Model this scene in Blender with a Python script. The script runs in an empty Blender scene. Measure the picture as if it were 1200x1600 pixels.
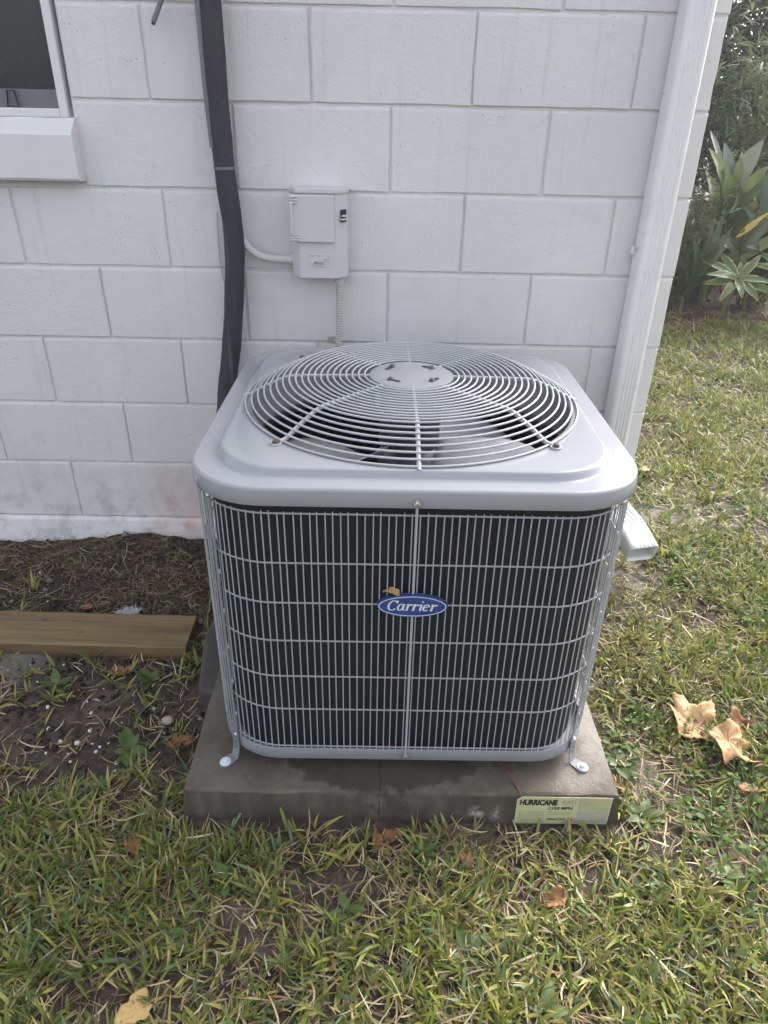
import bpy, math, random
import numpy as np
from mathutils import Matrix, Vector, Euler, noise as mnoise

random.seed(7)
rng = np.random.default_rng(11)
S = bpy.context.scene
COL = S.collection
R = math.radians
PI = math.pi

# ------------------------------------------------------------------ camera
def set_camera():
    f_px, pos = 1093.28, Vector((-0.8265, -2.0539, 1.2892))
    pitch, yaw, roll = R(29.393), R(0.469), R(1.215)
    fwd = Vector((math.sin(yaw) * math.cos(pitch), math.cos(yaw) * math.cos(pitch), -math.sin(pitch)))
    r = Vector((math.cos(yaw), -math.sin(yaw), 0)); u = r.cross(fwd)
    r2 = r * math.cos(roll) + u * math.sin(roll); u2 = u * math.cos(roll) - r * math.sin(roll)
    cam = bpy.data.cameras.new('camera'); o = bpy.data.objects.new('camera', cam); COL.objects.link(o)
    m = Matrix((r2, u2, -fwd)).transposed().to_4x4(); m.translation = pos
    o.matrix_world = m
    cam.sensor_fit = 'VERTICAL'; cam.sensor_height = 24.0; cam.lens = f_px * 24.0 / 1600.0
    cam.clip_start = 0.02; cam.clip_end = 500
    S.camera = o
set_camera()

# ------------------------------------------------------------------ light: bright overcast, sun veiled, to the right of the camera
SUN_EL, SUN_AZ = R(34), R(40)          # azimuth measured clockwise from +Y
world = bpy.data.worlds.new('World'); S.world = world; world.use_nodes = True
nt = world.node_tree; nt.nodes.clear()
sky = nt.nodes.new('ShaderNodeTexSky'); sky.sky_type = 'NISHITA'; sky.sun_disc = False
sky.sun_elevation = SUN_EL; sky.sun_rotation = SUN_AZ
sky.air_density = 1.0; sky.dust_density = 6.0; sky.ozone_density = 1.0
hsv = nt.nodes.new('ShaderNodeHueSaturation'); hsv.inputs['Saturation'].default_value = 0.33
bg = nt.nodes.new('ShaderNodeBackground'); bg.inputs['Strength'].default_value = 0.15
wo = nt.nodes.new('ShaderNodeOutputWorld')
nt.links.new(sky.outputs[0], hsv.inputs['Color']); nt.links.new(hsv.outputs[0], bg.inputs[0]); nt.links.new(bg.outputs[0], wo.inputs[0])
sun = bpy.data.lights.new('sun', 'SUN'); sun.energy = 0.5; sun.angle = R(30); sun.color = (1.0, 0.975, 0.96)
so = bpy.data.objects.new('sun', sun); COL.objects.link(so)
sd = Vector((math.sin(SUN_AZ) * math.cos(SUN_EL), math.cos(SUN_AZ) * math.cos(SUN_EL), math.sin(SUN_EL)))
so.rotation_euler = (-sd).to_track_quat('-Z', 'Y').to_euler()
vs = S.view_settings
vs.view_transform = 'Standard'; vs.look = 'None'; vs.gamma = 1.0; vs.exposure = 1.95; vs.use_curve_mapping = False

# ------------------------------------------------------------------ helpers
def link(name, mesh, parent=None, loc=None, rot=None):
    o = bpy.data.objects.new(name, mesh); COL.objects.link(o)
    if parent: o.parent = parent
    if loc is not None: o.location = loc
    if rot is not None: o.rotation_euler = rot
    return o

def tag(o, label=None, cat=None, group=None, kind=None):
    if label: o['label'] = label
    if cat: o['category'] = cat
    if group: o['group'] = group
    if kind: o['kind'] = kind
    return o

def thing(name, label, cat, loc=(0, 0, 0), group=None):
    return tag(link(name, None, None, loc), label, cat, group)

class MB:
    def __init__(s): s.v = []; s.f = []
    def add(s, v, f):
        n = len(s.v); s.v += [tuple(map(float, p)) for p in v]; s.f += [tuple(i + n for i in q) for q in f]; return s
    def box(s, c, d, m=None):
        x, y, z = [k / 2 for k in d]
        p = [Vector((i * x, j * y, k * z)) for k in (-1, 1) for j in (-1, 1) for i in (-1, 1)]
        if m: p = [m @ q for q in p]
        p = [q + Vector(c) for q in p]
        return s.add(p, [(0, 2, 3, 1), (4, 5, 7, 6), (0, 1, 5, 4), (2, 6, 7, 3), (0, 4, 6, 2), (1, 3, 7, 5)])
    def sweep(s, path, prof, closed=False, up=(0, 0, 1), cap=True, scale=None):
        """profile [(a,b)] swept along path; a = side axis, b = other axis"""
        P = [Vector(p) for p in path]; n = len(P); k = len(prof); base = len(s.v)
        ref = Vector(up)
        for i in range(n):
            if closed: t = P[(i + 1) % n] - P[i - 1]
            else: t = P[min(i + 1, n - 1)] - P[max(i - 1, 0)]
            t.normalize()
            a = t.cross(ref)
            if a.length < 1e-4: a = t.cross(Vector((1, 0, 0.01)))
            a.normalize(); b = a.cross(t)
            sc = scale[i] if scale else 1
            for (pa, pb) in prof: s.v.append(tuple(P[i] + a * pa * sc + b * pb * sc))
        for i in range(n if closed else n - 1):
            j = (i + 1) % n
            for q in range(k):
                w = (q + 1) % k
                s.f.append((base + i * k + q, base + i * k + w, base + j * k + w, base + j * k + q))
        if cap and not closed:
            s.f.append(tuple(base + q for q in reversed(range(k)))); s.f.append(tuple(base + (n - 1) * k + q for q in range(k)))
        return s
    def tube(s, path, r, n=8, closed=False, up=(0, 0, 1), scale=None):
        return s.sweep(path, [(r * math.cos(2 * PI * i / n), r * math.sin(2 * PI * i / n)) for i in range(n)], closed, up, True, scale)
    def lathe(s, prof, n=24, c=(0, 0, 0), m=None, cap=True):
        base = len(s.v)
        for (r, z) in prof:
            for i in range(n):
                a = 2 * PI * i / n; p = Vector((r * math.cos(a), r * math.sin(a), z))
                if m: p = m @ p
                s.v.append(tuple(p + Vector(c)))
        for i in range(len(prof) - 1):
            for q in range(n):
                w = (q + 1) % n
                s.f.append((base + i * n + q, base + i * n + w, base + (i + 1) * n + w, base + (i + 1) * n + q))
        if cap:
            s.f.append(tuple(base + q for q in reversed(range(n)))); s.f.append(tuple(base + (len(prof) - 1) * n + q for q in range(n)))
        return s
    def prism(s, poly, z0, z1):
        n = len(poly)
        return s.add([(x, y, z0) for x, y in poly] + [(x, y, z1) for x, y in poly],
                     [tuple(reversed(range(n))), tuple(range(n, 2 * n))] + [(i, (i + 1) % n, n + (i + 1) % n, n + i) for i in range(n)])
    def mesh(s, name, mat, smooth=False, angle=35):
        m = bpy.data.meshes.new(name); m.from_pydata(s.v, [], s.f); m.materials.append(mat); m.validate()
        if smooth:
            m.polygons.foreach_set('use_smooth', [True] * len(m.polygons))
            m.set_sharp_from_angle(angle=R(angle))
        m.update(); return m
    def build(s, name, mat, parent=None, smooth=False, loc=None, rot=None, angle=35, bevel=0, seg=2):
        o = link(name, s.mesh(name, mat, smooth, angle), parent, loc, rot)
        if bevel:
            b = o.modifiers.new('bevel', 'BEVEL'); b.width = bevel; b.segments = seg; b.limit_method = 'ANGLE'; b.angle_limit = R(40)
        return o

def spline(pts, n=8):
    P = [Vector(p) for p in pts]; P = [2 * P[0] - P[1]] + P + [2 * P[-1] - P[-2]]; out = []
    for i in range(1, len(P) - 2):
        for k in range(n):
            t = k / n; a, b, c, d = P[i - 1:i + 3]
            out.append(0.5 * ((2 * b) + (c - a) * t + (2 * a - 5 * b + 4 * c - d) * t * t + (3 * b - a - 3 * c + d) * t ** 3))
    out.append(P[-2]); return out

def fast_mesh(name, verts, faces_list, mat, cols=None, smooth=False):
    """verts (n,3); faces_list: list of (m,k) int arrays"""
    me = bpy.data.meshes.new(name)
    me.vertices.add(len(verts)); me.vertices.foreach_set('co', np.ascontiguousarray(verts, np.float32).ravel())
    li = np.concatenate([f.ravel() for f in faces_list]).astype(np.int32)
    cnt = np.concatenate([np.full(len(f), f.shape[1]) for f in faces_list]).astype(np.int32)
    st = np.concatenate([[0], np.cumsum(cnt)[:-1]]).astype(np.int32)
    me.loops.add(len(li)); me.loops.foreach_set('vertex_index', li)
    me.polygons.add(len(cnt)); me.polygons.foreach_set('loop_start', st); me.polygons.foreach_set('loop_total', cnt)
    if smooth: me.polygons.foreach_set('use_smooth', np.ones(len(cnt), bool))
    me.update(calc_edges=True)
    if cols is not None:
        a = me.color_attributes.new('Col', 'FLOAT_COLOR', 'POINT')
        c4 = np.ones((len(verts), 4), np.float32); c4[:, :3] = cols
        a.data.foreach_set('color', c4.ravel())
    me.materials.append(mat)
    return me

# ------------------------------------------------------------------ materials
class NT:
    def __init__(s, name):
        s.m = bpy.data.materials.new(name); s.m.use_nodes = True; s.t = s.m.node_tree; s.t.nodes.clear()
        s.out = s.n('ShaderNodeOutputMaterial'); s.b = s.n('ShaderNodeBsdfPrincipled'); s.l(s.b.outputs[0], s.out.inputs[0])
    def n(s, t, **k):
        x = s.t.nodes.new(t)
        for a, v in k.items(): setattr(x, a, v)
        return x
    def l(s, a, b): s.t.links.new(a, b)
    def val(s, x, sock):
        if isinstance(x, (int, float)): sock.default_value = x
        elif isinstance(x, tuple): sock.default_value = x if len(x) == len(sock.default_value) else (*x, 1)
        else: s.l(x, sock)
    def pos(s): return s.n('ShaderNodeNewGeometry').outputs['Position']
    def obj(s): return s.n('ShaderNodeTexCoord').outputs['Object']
    def mapping(s, v, scale=(1, 1, 1), loc=(0, 0, 0)):
        m = s.n('ShaderNodeMapping'); s.l(v, m.inputs[0]); m.inputs['Scale'].default_value = scale; m.inputs['Location'].default_value = loc
        return m.outputs[0]
    def noise(s, v, scale, detail=3, rough=0.5):
        x = s.n('ShaderNodeTexNoise'); s.l(v, x.inputs['Vector']); x.inputs['Scale'].default_value = scale
        x.inputs['Detail'].default_value = detail; x.inputs['Roughness'].default_value = rough; return x.outputs[0]
    def voro(s, v, scale, feat='F1'):
        x = s.n('ShaderNodeTexVoronoi'); x.feature = feat; s.l(v, x.inputs['Vector']); x.inputs['Scale'].default_value = scale; return x.outputs['Distance']
    def ramp(s, f, a, b, ca=0.0, cb=1.0):
        x = s.n('ShaderNodeMapRange'); s.val(f, x.inputs[0])
        for i, v in enumerate((a, b, ca, cb)): x.inputs[1 + i].default_value = v
        x.interpolation_type = 'SMOOTHSTEP'; return x.outputs[0]
    def mix(s, f, a, b):
        x = s.n('ShaderNodeMix', data_type='RGBA'); s.val(f, x.inputs[0]); s.val(a, x.inputs[6]); s.val(b, x.inputs[7]); return x.outputs[2]
    def math(s, op, a, b=0.0):
        x = s.n('ShaderNodeMath', operation=op); s.val(a, x.inputs[0]); s.val(b, x.inputs[1]); return x.outputs[0]
    def dist(s, v, p, sc=(1, 1, 1)):
        a = s.n('ShaderNodeVectorMath', operation='SUBTRACT'); s.l(v, a.inputs[0]); a.inputs[1].default_value = p
        b = s.n('ShaderNodeVectorMath', operation='MULTIPLY'); s.l(a.outputs[0], b.inputs[0]); b.inputs[1].default_value = sc
        c = s.n('ShaderNodeVectorMath', operation='LENGTH'); s.l(b.outputs[0], c.inputs[0]); return c.outputs['Value']
    def sep(s, v): x = s.n('ShaderNodeSeparateXYZ'); s.l(v, x.inputs[0]); return x.outputs
    def bump(s, h, strength=0.3, dist=0.002, prev=None):
        x = s.n('ShaderNodeBump'); x.inputs['Strength'].default_value = strength; x.inputs['Distance'].default_value = dist; s.l(h, x.inputs['Height'])
        if prev is not None: s.l(prev, x.inputs['Normal'])
        return x.outputs[0]
    def set(s, col=None, rough=None, normal=None, metal=None, spec=None, coat=None, trans=None):
        I = s.b.inputs
        if col is not None: s.val(col, I['Base Color'])
        if rough is not None: s.val(rough, I['Roughness'])
        if normal is not None: s.l(normal, I['Normal'])
        if metal is not None: s.val(metal, I['Metallic'])
        if spec is not None: s.val(spec, I['Specular IOR Level'])
        if coat is not None: s.val(coat, I['Coat Weight'])
        if trans is not None:
            t = s.n('ShaderNodeBsdfTranslucent'); s.val(col, t.inputs['Color'])
            mx = s.n('ShaderNodeMixShader'); mx.inputs[0].default_value = trans
            s.l(s.b.outputs[0], mx.inputs[1]); s.l(t.outputs[0], mx.inputs[2]); s.l(mx.outputs[0], s.out.inputs[0])
        return s.m

def plain(name, col, rough=0.5, metal=0.0, var=0.12, scale=60, bump=0.0, bs=300, spec=0.5):
    t = NT(name); v = t.obj(); n = t.noise(v, scale, 4)
    c = t.mix(n, tuple(k * (1 - var) for k in col), tuple(min(1, k * (1 + var)) for k in col))
    r = t.ramp(t.noise(v, scale * .6, 3), .3, .7, max(.02, rough - .07), min(1, rough + .07))
    nm = t.bump(t.noise(v, bs, 3), bump, .001) if bump else None
    return t.set(c, r, nm, metal, spec)

def m_wall(shade=1.0, name='wall_paint'):
    t = NT(name); p = t.pos(); s = t.sep(p)
    big = t.noise(p, 2.2, 4); mid = t.noise(p, 9, 5)
    c = t.mix(t.ramp(big, .35, .7), (.635, .622, .628), (.69, .677, .68))
    c = t.mix(t.math('MULTIPLY', t.ramp(mid, .55, .8), .35), c, (.50, .49, .485))
    # grime towards the ground, patchy
    low = t.ramp(s[2], .05, .42, 1, 0)
    c = t.mix(t.math('MULTIPLY', low, t.ramp(t.noise(p, 14, 6, .65), .42, .75, 0, .7)), c, (.30, .28, .26))
    # mildew specks below the window sill
    vd = t.voro(t.mapping(p, (1, 1, 1)), 95)
    spk = t.math('MULTIPLY', t.ramp(vd, .10, .17, 1, 0), t.ramp(t.noise(p, 22, 3), .5, .6))
    area = t.ramp(t.dist(p, (-1.47, 0, 1.02), (1.0, 1, .55)), .02, .2, 1, 0)
    area2 = t.ramp(t.dist(p, (-1.9, 0, 1.1), (.3, 1, 1)), .02, .09, 1, 0)
    c = t.mix(t.math('MULTIPLY', spk, t.math('MAXIMUM', t.math('MAXIMUM', area, area2), t.ramp(s[2], .1, .3, .8, .06))), c, (.06, .055, .05))
    # rust-pink overspray by the footing
    pk = t.math('MULTIPLY', t.ramp(t.dist(p, (-1.49, 0, .13), (1.0, 1, .7)), .02, .17, 1, 0), t.ramp(t.noise(p, 13, 4), .35, .7, .1, .6))
    c = t.mix(pk, c, (.58, .33, .26))
    # soft grey-brown streaks beside the line set and conduit
    st = t.noise(t.mapping(p, (40, 40, 2.5)), 1.0, 4)
    c = t.mix(t.math('MULTIPLY', t.ramp(st, .55, .8), .3), c, (.43, .41, .39))
    sp2 = t.math('MULTIPLY', t.ramp(t.voro(p, 140), .05, .10, 1, 0), t.ramp(t.noise(p, 7, 3), .55, .68))
    c = t.mix(t.math('MULTIPLY', sp2, .55), c, (.16, .15, .14))
    h1 = t.noise(p, 170, 4, .6); h2 = t.noise(p, 38, 4, .6)
    pits = t.ramp(t.voro(p, 75), .05, .16, 0, 1)
    pm = t.ramp(t.noise(p, 16, 2), .5, .62)
    pit = t.math('SUBTRACT', 1.0, t.math('MULTIPLY', pm, t.math('SUBTRACT', 1.0, pits)))
    n1 = t.bump(h2, .28, .006); n2 = t.bump(h1, .8, .0024, n1); n3 = t.bump(pit, .9, .003, n2)
    return t.set(c, t.ramp(h2, .3, .7, .5, .68), n3, spec=.35)

def m_ground():
    t = NT('soil'); p = t.pos(); s = t.sep(p)
    a = t.noise(p, 5, 5, .6); b = t.noise(p, 40, 5, .65); g = t.noise(p, 230, 3, .6)
    c = t.mix(t.ramp(b, .3, .75), (.032, .024, .019), (.10, .076, .056))
    c = t.mix(t.ramp(a, .5, .72), c, (.13, .105, .08))
    bed = t.math('MULTIPLY', t.ramp(s[0], -1.3, -1.2, 1, 0), t.ramp(t.math('ADD', s[1], t.math('MULTIPLY', b, .08)), -.46, -.38))
    c = t.mix(t.math('MULTIPLY', bed, .8), c, t.mix(g, (.016, .012, .010), (.040, .030, .024)))
    sand = None
    for (q, r) in (((-.25, -.95, 0), .10), ((.33, .3, 0), .25), ((-.05, -.2, 0), .2), ((-1.8, -.62, 0), .12), ((-.26, -.72, 0), .1), ((.9, .9, 0), .3)):
        k = t.ramp(t.math('ADD', t.dist(p, q), t.math('MULTIPLY', t.math('SUBTRACT', b, .5), r * .9)), r * .45, r, 1, 0)
        sand = k if sand is None else t.math('MAXIMUM', sand, k)
    sc = t.mix(g, (.13, .12, .11), (.33, .31, .29))
    c = t.mix(t.math('MULTIPLY', sand, .6), c, sc)
    far = t.ramp(t.math('ADD', s[1], t.math('MULTIPLY', a, .5)), 2.75, 3.1)
    c = t.mix(far, c, t.mix(b, (.035, .024, .018), (.10, .06, .042)))
    n = t.bump(g, .8, .004, t.bump(b, .9, .012))
    return t.set(c, .8, n, spec=.3)

def m_attr(name, rough=.45, trans=.25, spec=.4):
    t = NT(name); a = t.n('ShaderNodeAttribute'); a.attribute_name = 'Col'
    return t.set(a.outputs['Color'], rough, None, None, spec, None, trans)

def m_pad():
    t = NT('wet_concrete'); p = t.pos(); s = t.sep(p)
    a = t.noise(p, 7, 5, .6); b = t.noise(p, 60, 4); g = t.voro(p, 260)
    c = t.mix(t.ramp(a, .35, .7), (.072, .062, .049), (.128, .112, .091))
    c = t.mix(t.math('MULTIPLY', t.ramp(b, .5, .75), .4), c, (.155, .138, .113))
    c = t.mix(t.math('MULTIPLY', t.ramp(g, .05, .2, 1, 0), t.ramp(b, .52, .6)), c, (.22, .19, .14))
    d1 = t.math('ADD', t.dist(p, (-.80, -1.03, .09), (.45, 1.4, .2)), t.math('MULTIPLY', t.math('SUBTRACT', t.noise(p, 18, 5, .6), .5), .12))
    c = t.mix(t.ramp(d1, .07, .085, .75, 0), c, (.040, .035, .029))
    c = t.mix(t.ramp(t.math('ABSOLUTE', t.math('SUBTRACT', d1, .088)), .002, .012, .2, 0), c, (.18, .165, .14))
    side = t.ramp(s[2], .078, .087, 1, 0)
    drip = t.noise(t.mapping(p, (30, 30, 1.5)), 1.0, 4)
    c = t.mix(t.math('MULTIPLY', side, t.ramp(drip, .4, .7, .2, .75)), c, (.045, .041, .034))
    # pale lime bloom on the front face and a dry margin behind
    w1 = t.ramp(t.dist(p, (-.615, -1.09, .035), (1, 1, 1)), .004, .026, 1, 0); w2 = t.ramp(t.dist(p, (-.575, -1.09, .03), (1.4, 1, .8)), .004, .026, 1, 0)
    c = t.mix(t.math('MULTIPLY', t.math('MAXIMUM', w1, w2), t.ramp(b, .3, .7)), c, (.45, .44, .42))
    # hairline crack running back from the front edge
    cr = t.math('ABSOLUTE', t.math('SUBTRACT', s[0], t.math('ADD', -.815, t.math('MULTIPLY', t.math('SUBTRACT', t.noise(p, 22, 4), .5), .035))))
    c = t.mix(t.ramp(cr, .0004, .0018, .9, 0), c, (.02, .018, .015))
    wet = t.ramp(t.math('ADD', a, t.math('MULTIPLY', s[0], .25)), .18, .42)
    rough = t.math('SUBTRACT', .72, t.math('MULTIPLY', t.math('MULTIPLY', wet, t.math('SUBTRACT', 1.0, side)), .24))
    n = t.bump(b, .45, .003, t.bump(g, .3, .0015))
    return t.set(c, rough, n, spec=.2)

def m_lid():
    t = NT('lid_paint'); v = t.obj(); n = t.noise(v, 4, 3); d = t.noise(v, 45, 4)
    c = t.mix(n, (.275, .285, .312), (.30, .31, .338))
    c = t.mix(t.math('MULTIPLY', t.ramp(d, .62, .85), .08), c, (.36, .37, .39))
    sk = t.math('MULTIPLY', t.ramp(t.voro(v, 60), .03, .07, 1, 0), t.ramp(t.noise(v, 9, 3), .52, .62))
    c = t.mix(t.math('MULTIPLY', sk, .55), c, (.13, .12, .11))
    stn = t.ramp(t.math('ABSOLUTE', t.math('SUBTRACT', t.noise(v, 7, 4), .5)), .0, .010, .05, 0)
    c = t.mix(stn, c, (.50, .51, .54))
    nm = t.bump(t.noise(v, 400, 2), .05, .0005, t.bump(t.noise(v, 7, 2), .05, .003))
    return t.set(c, t.ramp(t.noise(v, 5, 2), .3, .7, .06, .09), nm, spec=.5, coat=.0)

def m_coil():
    t = NT('coil_fins'); v = t.obj(); s = t.sep(v)
    h = t.noise(t.mapping(v, (900, 900, 2)), 1.0, 2); r = t.math('SINE', t.math('MULTIPLY', s[2], 290.0))
    c = t.mix(h, (.004, .004, .006), (.022, .023, .030)); c = t.mix(t.ramp(t.noise(t.mapping(v, (30, 30, 9)), 1.0, 4), .55, .75, 0, .5), c, (.028, .028, .033)); c = t.mix(t.ramp(r, .6, 1, 0, .35), c, (.012, .012, .014))
    return t.set(c, .55, t.bump(h, .6, .002), spec=.3)

def m_wood():
    t = NT('treated_pine'); v = t.obj(); w = t.n('ShaderNodeTexNoise'); t.l(t.mapping(v, (2.2, 55, 30)), w.inputs['Vector']); w.inputs['Detail'].default_value = 6; w.inputs['Scale'].default_value = 1.2
    g = w.outputs[0]; b = t.noise(v, 6, 4)
    c = t.mix(t.ramp(g, .3, .7), (.125, .08, .036), (.225, .152, .072)); c = t.mix(t.ramp(b, .45, .75, 0, .5), c, (.15, .118, .065))
    sp = t.sep(v)
    kn = None
    for (x, y) in ((-.11, .012), (-.06, -.03), (-.025, -.018), (-.30, -.02), (-.42, .03)):
        k = t.ramp(t.math('ADD', t.dist(v, (x, y, .02), (1, 1.4, .2)), t.math('MULTIPLY', g, .012)), .006, .02, 1, 0); kn = k if kn is None else t.math('MAXIMUM', kn, k)
    c = t.mix(t.math('MULTIPLY', kn, t.ramp(b, .4, .6, .3, .95)), c, (.045, .03, .016))
    ck = t.ramp(t.math('ABSOLUTE', t.math('SUBTRACT', sp[1], t.math('ADD', .012, t.math('MULTIPLY', t.noise(t.mapping(v, (7, 0, 0)), 1.0, 3), .03)))), .0006, .0022, .7, 0)
    c = t.mix(ck, c, (.05, .034, .02))
    lo = t.ramp(sp[2], -.004, .016, 1, 0)
    return t.set(t.mix(t.math('MULTIPLY', lo, .6), c, (.05, .038, .025)), .55, t.bump(g, .35, .003), spec=.4)

def m_leafy(name, a, b, rough=.35, trans=.2, stripe=None):
    t = NT(name); v = t.obj(); oi = t.n('ShaderNodeObjectInfo').outputs['Random']
    n = t.noise(v, 9, 4)
    c = t.mix(t.math('ADD', t.math('MULTIPLY', n, .6), t.math('MULTIPLY', oi, .4)), a, b)
    if stripe:
        u = t.n('ShaderNodeUVMap').outputs[0]; su = t.sep(u)
        e = t.ramp(t.math('ABSOLUTE', t.math('SUBTRACT', su[0], .5)), .30, .42)
        c = t.mix(t.math('MULTIPLY', e, t.ramp(t.noise(v, 30, 3), .35, .6)), c, stripe)
    return t.set(c, rough, None, None, .5, None, trans)

def m_dry(name, a, b, spot=(.05, .035, .02)):
    t = NT(name); v = t.obj(); n = t.noise(v, 30, 5, .6)
    c = t.mix(n, a, b); c = t.mix(t.math('MULTIPLY', t.ramp(t.noise(v, 90, 3), .62, .72), .7), c, spot)
    return t.set(c, .6, t.bump(t.noise(v, 120, 4), .5, .002), None, .35, None, .15)

M = {}
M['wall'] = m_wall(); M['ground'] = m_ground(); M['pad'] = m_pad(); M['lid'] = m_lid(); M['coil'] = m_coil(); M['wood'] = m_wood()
M['sill'] = plain('sill_paint', (.66, .65, .66), .55, 0, .06, 25, .5, 130)
M['frame'] = plain('window_frame_paint', (.66, .66, .67), .4, 0, .05, 40)
M['screen'] = plain('dark_screen', (.018, .018, .021), .28, 0, .2, 9)
M['sash'] = plain('sash_grey', (.15, .15, .16), .45, 0, .1, 30)
M['black'] = plain('black_plastic', (.015, .015, .017), .45)
M['foam'] = plain('foam_insulation', (.030, .030, .036), .62, 0, .3, 30, .3, 200)
def m_foam():
    t = NT('foam_insulation'); v = t.obj(); st = t.noise(t.mapping(v, (60, 60, 3)), 1.0, 5); n = t.noise(v, 25, 4)
    c = t.mix(n, (.024, .024, .029), (.042, .042, .049)); c = t.mix(t.ramp(st, .62, .74, 0, .55), c, (.12, .12, .125))
    c = t.mix(t.math('MULTIPLY', t.ramp(t.voro(v, 70), .06, .12, 1, 0), t.ramp(n, .5, .6, 0, .6)), c, (.3, .3, .3))
    return t.set(c, .6, t.bump(t.noise(v, 180, 4), .5, .002, t.bump(t.noise(v, 14, 3), .5, .006)), spec=.4)
M['foam'] = m_foam()
M['tape'] = plain('pale_tape', (.16, .16, .165), .5)
M['box'] = plain('box_paint', (.53, .53, .535), .5, 0, .05, 35, .25, 160)
M['conduit'] = plain('conduit_paint', (.50, .495, .49), .5, 0, .08, 60, .2, 200)
M['flex'] = plain('flex_conduit_metal', (.46, .45, .42), .4, .25, .2, 90)
M['gutter'] = plain('gutter_white', (.72, .72, .72), .32, 0, .04, 20)
M['gutter_in'] = plain('gutter_inside', (.62, .60, .56), .5, 0, .5, 40)
M['wire'] = plain('guard_wire_paint', (.37, .38, .40), .5, .0, .1, 60, spec=.35)
M['rim'] = plain('base_pan_paint', (.27, .285, .31), .35, .2, .08, 30)
M['galv'] = plain('galvanised', (.42, .43, .45), .42, .75, .16, 60)
M['blade'] = plain('fan_blade_metal', (.52, .525, .54), .5, .35, .25, 130)
M['bracket'] = plain('bracket_steel', (.20, .205, .215), .6, .0, .15, 60, spec=.3)
M['motor'] = plain('motor_grey', (.045, .046, .05), .4, .3, .2, 30)
M['bolt'] = plain('bolt_steel', (.55, .55, .56), .3, .9, .15, 80)
M['rust'] = plain('rusty_bolt', (.11, .085, .075), .6, .4, .4, 150)
M['hubbolt'] = plain('hub_bolt', (.16, .155, .155), .5, .5, .2, 90)
M['blue'] = plain('badge_blue', (.018, .05, .20), .3, 0, .06, 20)
M['white'] = plain('print_white', (.62, .66, .74), .4, 0, .04, 40)
M['sticker'] = plain('sticker_yellow', (.46, .47, .27), .5, 0, .12, 60)
M['sticker_grey'] = plain('sticker_worn', (.36, .36, .31), .6, 0, .25, 120)
M['ink'] = plain('print_black', (.022, .022, .02), .5)
M['ink2'] = plain('print_faded', (.30, .30, .19), .55, 0, .2, 200)
M['red'] = plain('print_red', (.40, .10, .06), .5)
M['grass'] = m_attr('grass_blades', .42, .28, .4); M['straw'] = m_attr('dry_straw', .65, .1, .25); M['foliage'] = m_attr('shrub_foliage', .6, .3, .2)
M['stone'] = plain('pale_stone', (.40, .35, .27), .6, 0, .2, 80)
M['perlite'] = plain('perlite', (.66, .65, .63), .8, 0, .1, 300)
M['slab'] = plain('old_concrete', (.055, .05, .045), .75, 0, .35, 18, .5, 120)
M['twig'] = plain('twig_brown', (.14, .065, .03), .6, 0, .3, 60)

# ------------------------------------------------------------------ terrain
def terr(x, y):
    x = np.asarray(x, float); y = np.asarray(y, float)
    z = .006 * np.sin(x * 3.1 + 1.3) * np.sin(y * 2.7 + .4) + .004 * np.sin(x * 11 + y * 7) + .003 * np.sin(x * 23 - y * 19 + 1) + .002 * np.sin(x * 57 + 2) * np.sin(y * 49)
    left = np.clip((-x - 1.15) / .12, 0, 1); w = np.exp(-np.clip(-y, 0, 9) / .17) * (y < .3)
    z = z + left * w * (.050 * np.exp(-((x + 1.62) / .33) ** 2) - .012)
    clod = np.sin(x * 41 + 3 * np.sin(y * 17)) * np.sin(y * 37 + 2 * np.sin(x * 23))
    z = z + left * np.clip((y + .46) / .06, 0, 1) * (y < .1) * .008 * clod
    bed = np.clip((y - 2.7) / .5, 0, 1) * np.clip((9 - y) / 2, 0, 1) * (x > .2)
    return z + .05 * bed

def axis(segs):
    out = []
    for a, b, d in segs: out.append(np.arange(a, b, d))
    return np.concatenate(out + [[segs[-1][1]]])
def ground():
    xs = axis([(-80, -12, 8), (-12, -4, 1), (-4, -2.4, .1), (-2.4, .6, .022), (.6, 3, .06), (3, 8, .5), (8, 80, 8)])
    ys = axis([(-60, -8, 6), (-8, -2.6, .6), (-2.6, 0.1, .022), (.1, 4.2, .06), (4.2, 12, .6), (12, 90, 8)])
    X, Y = np.meshgrid(xs, ys); Z = terr(X, Y); V = np.stack([X, Y, Z], -1).reshape(-1, 3)
    nx, ny = len(xs), len(ys); i = np.arange(nx - 1)[None] + np.arange(ny - 1)[:, None] * nx
    F = np.stack([i, i + 1, i + nx + 1, i + nx], -1).reshape(-1, 4)
    o = link('ground', fast_mesh('ground', V, [F], M['ground'], None, True)); tag(o, kind='structure')
ground()

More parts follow.
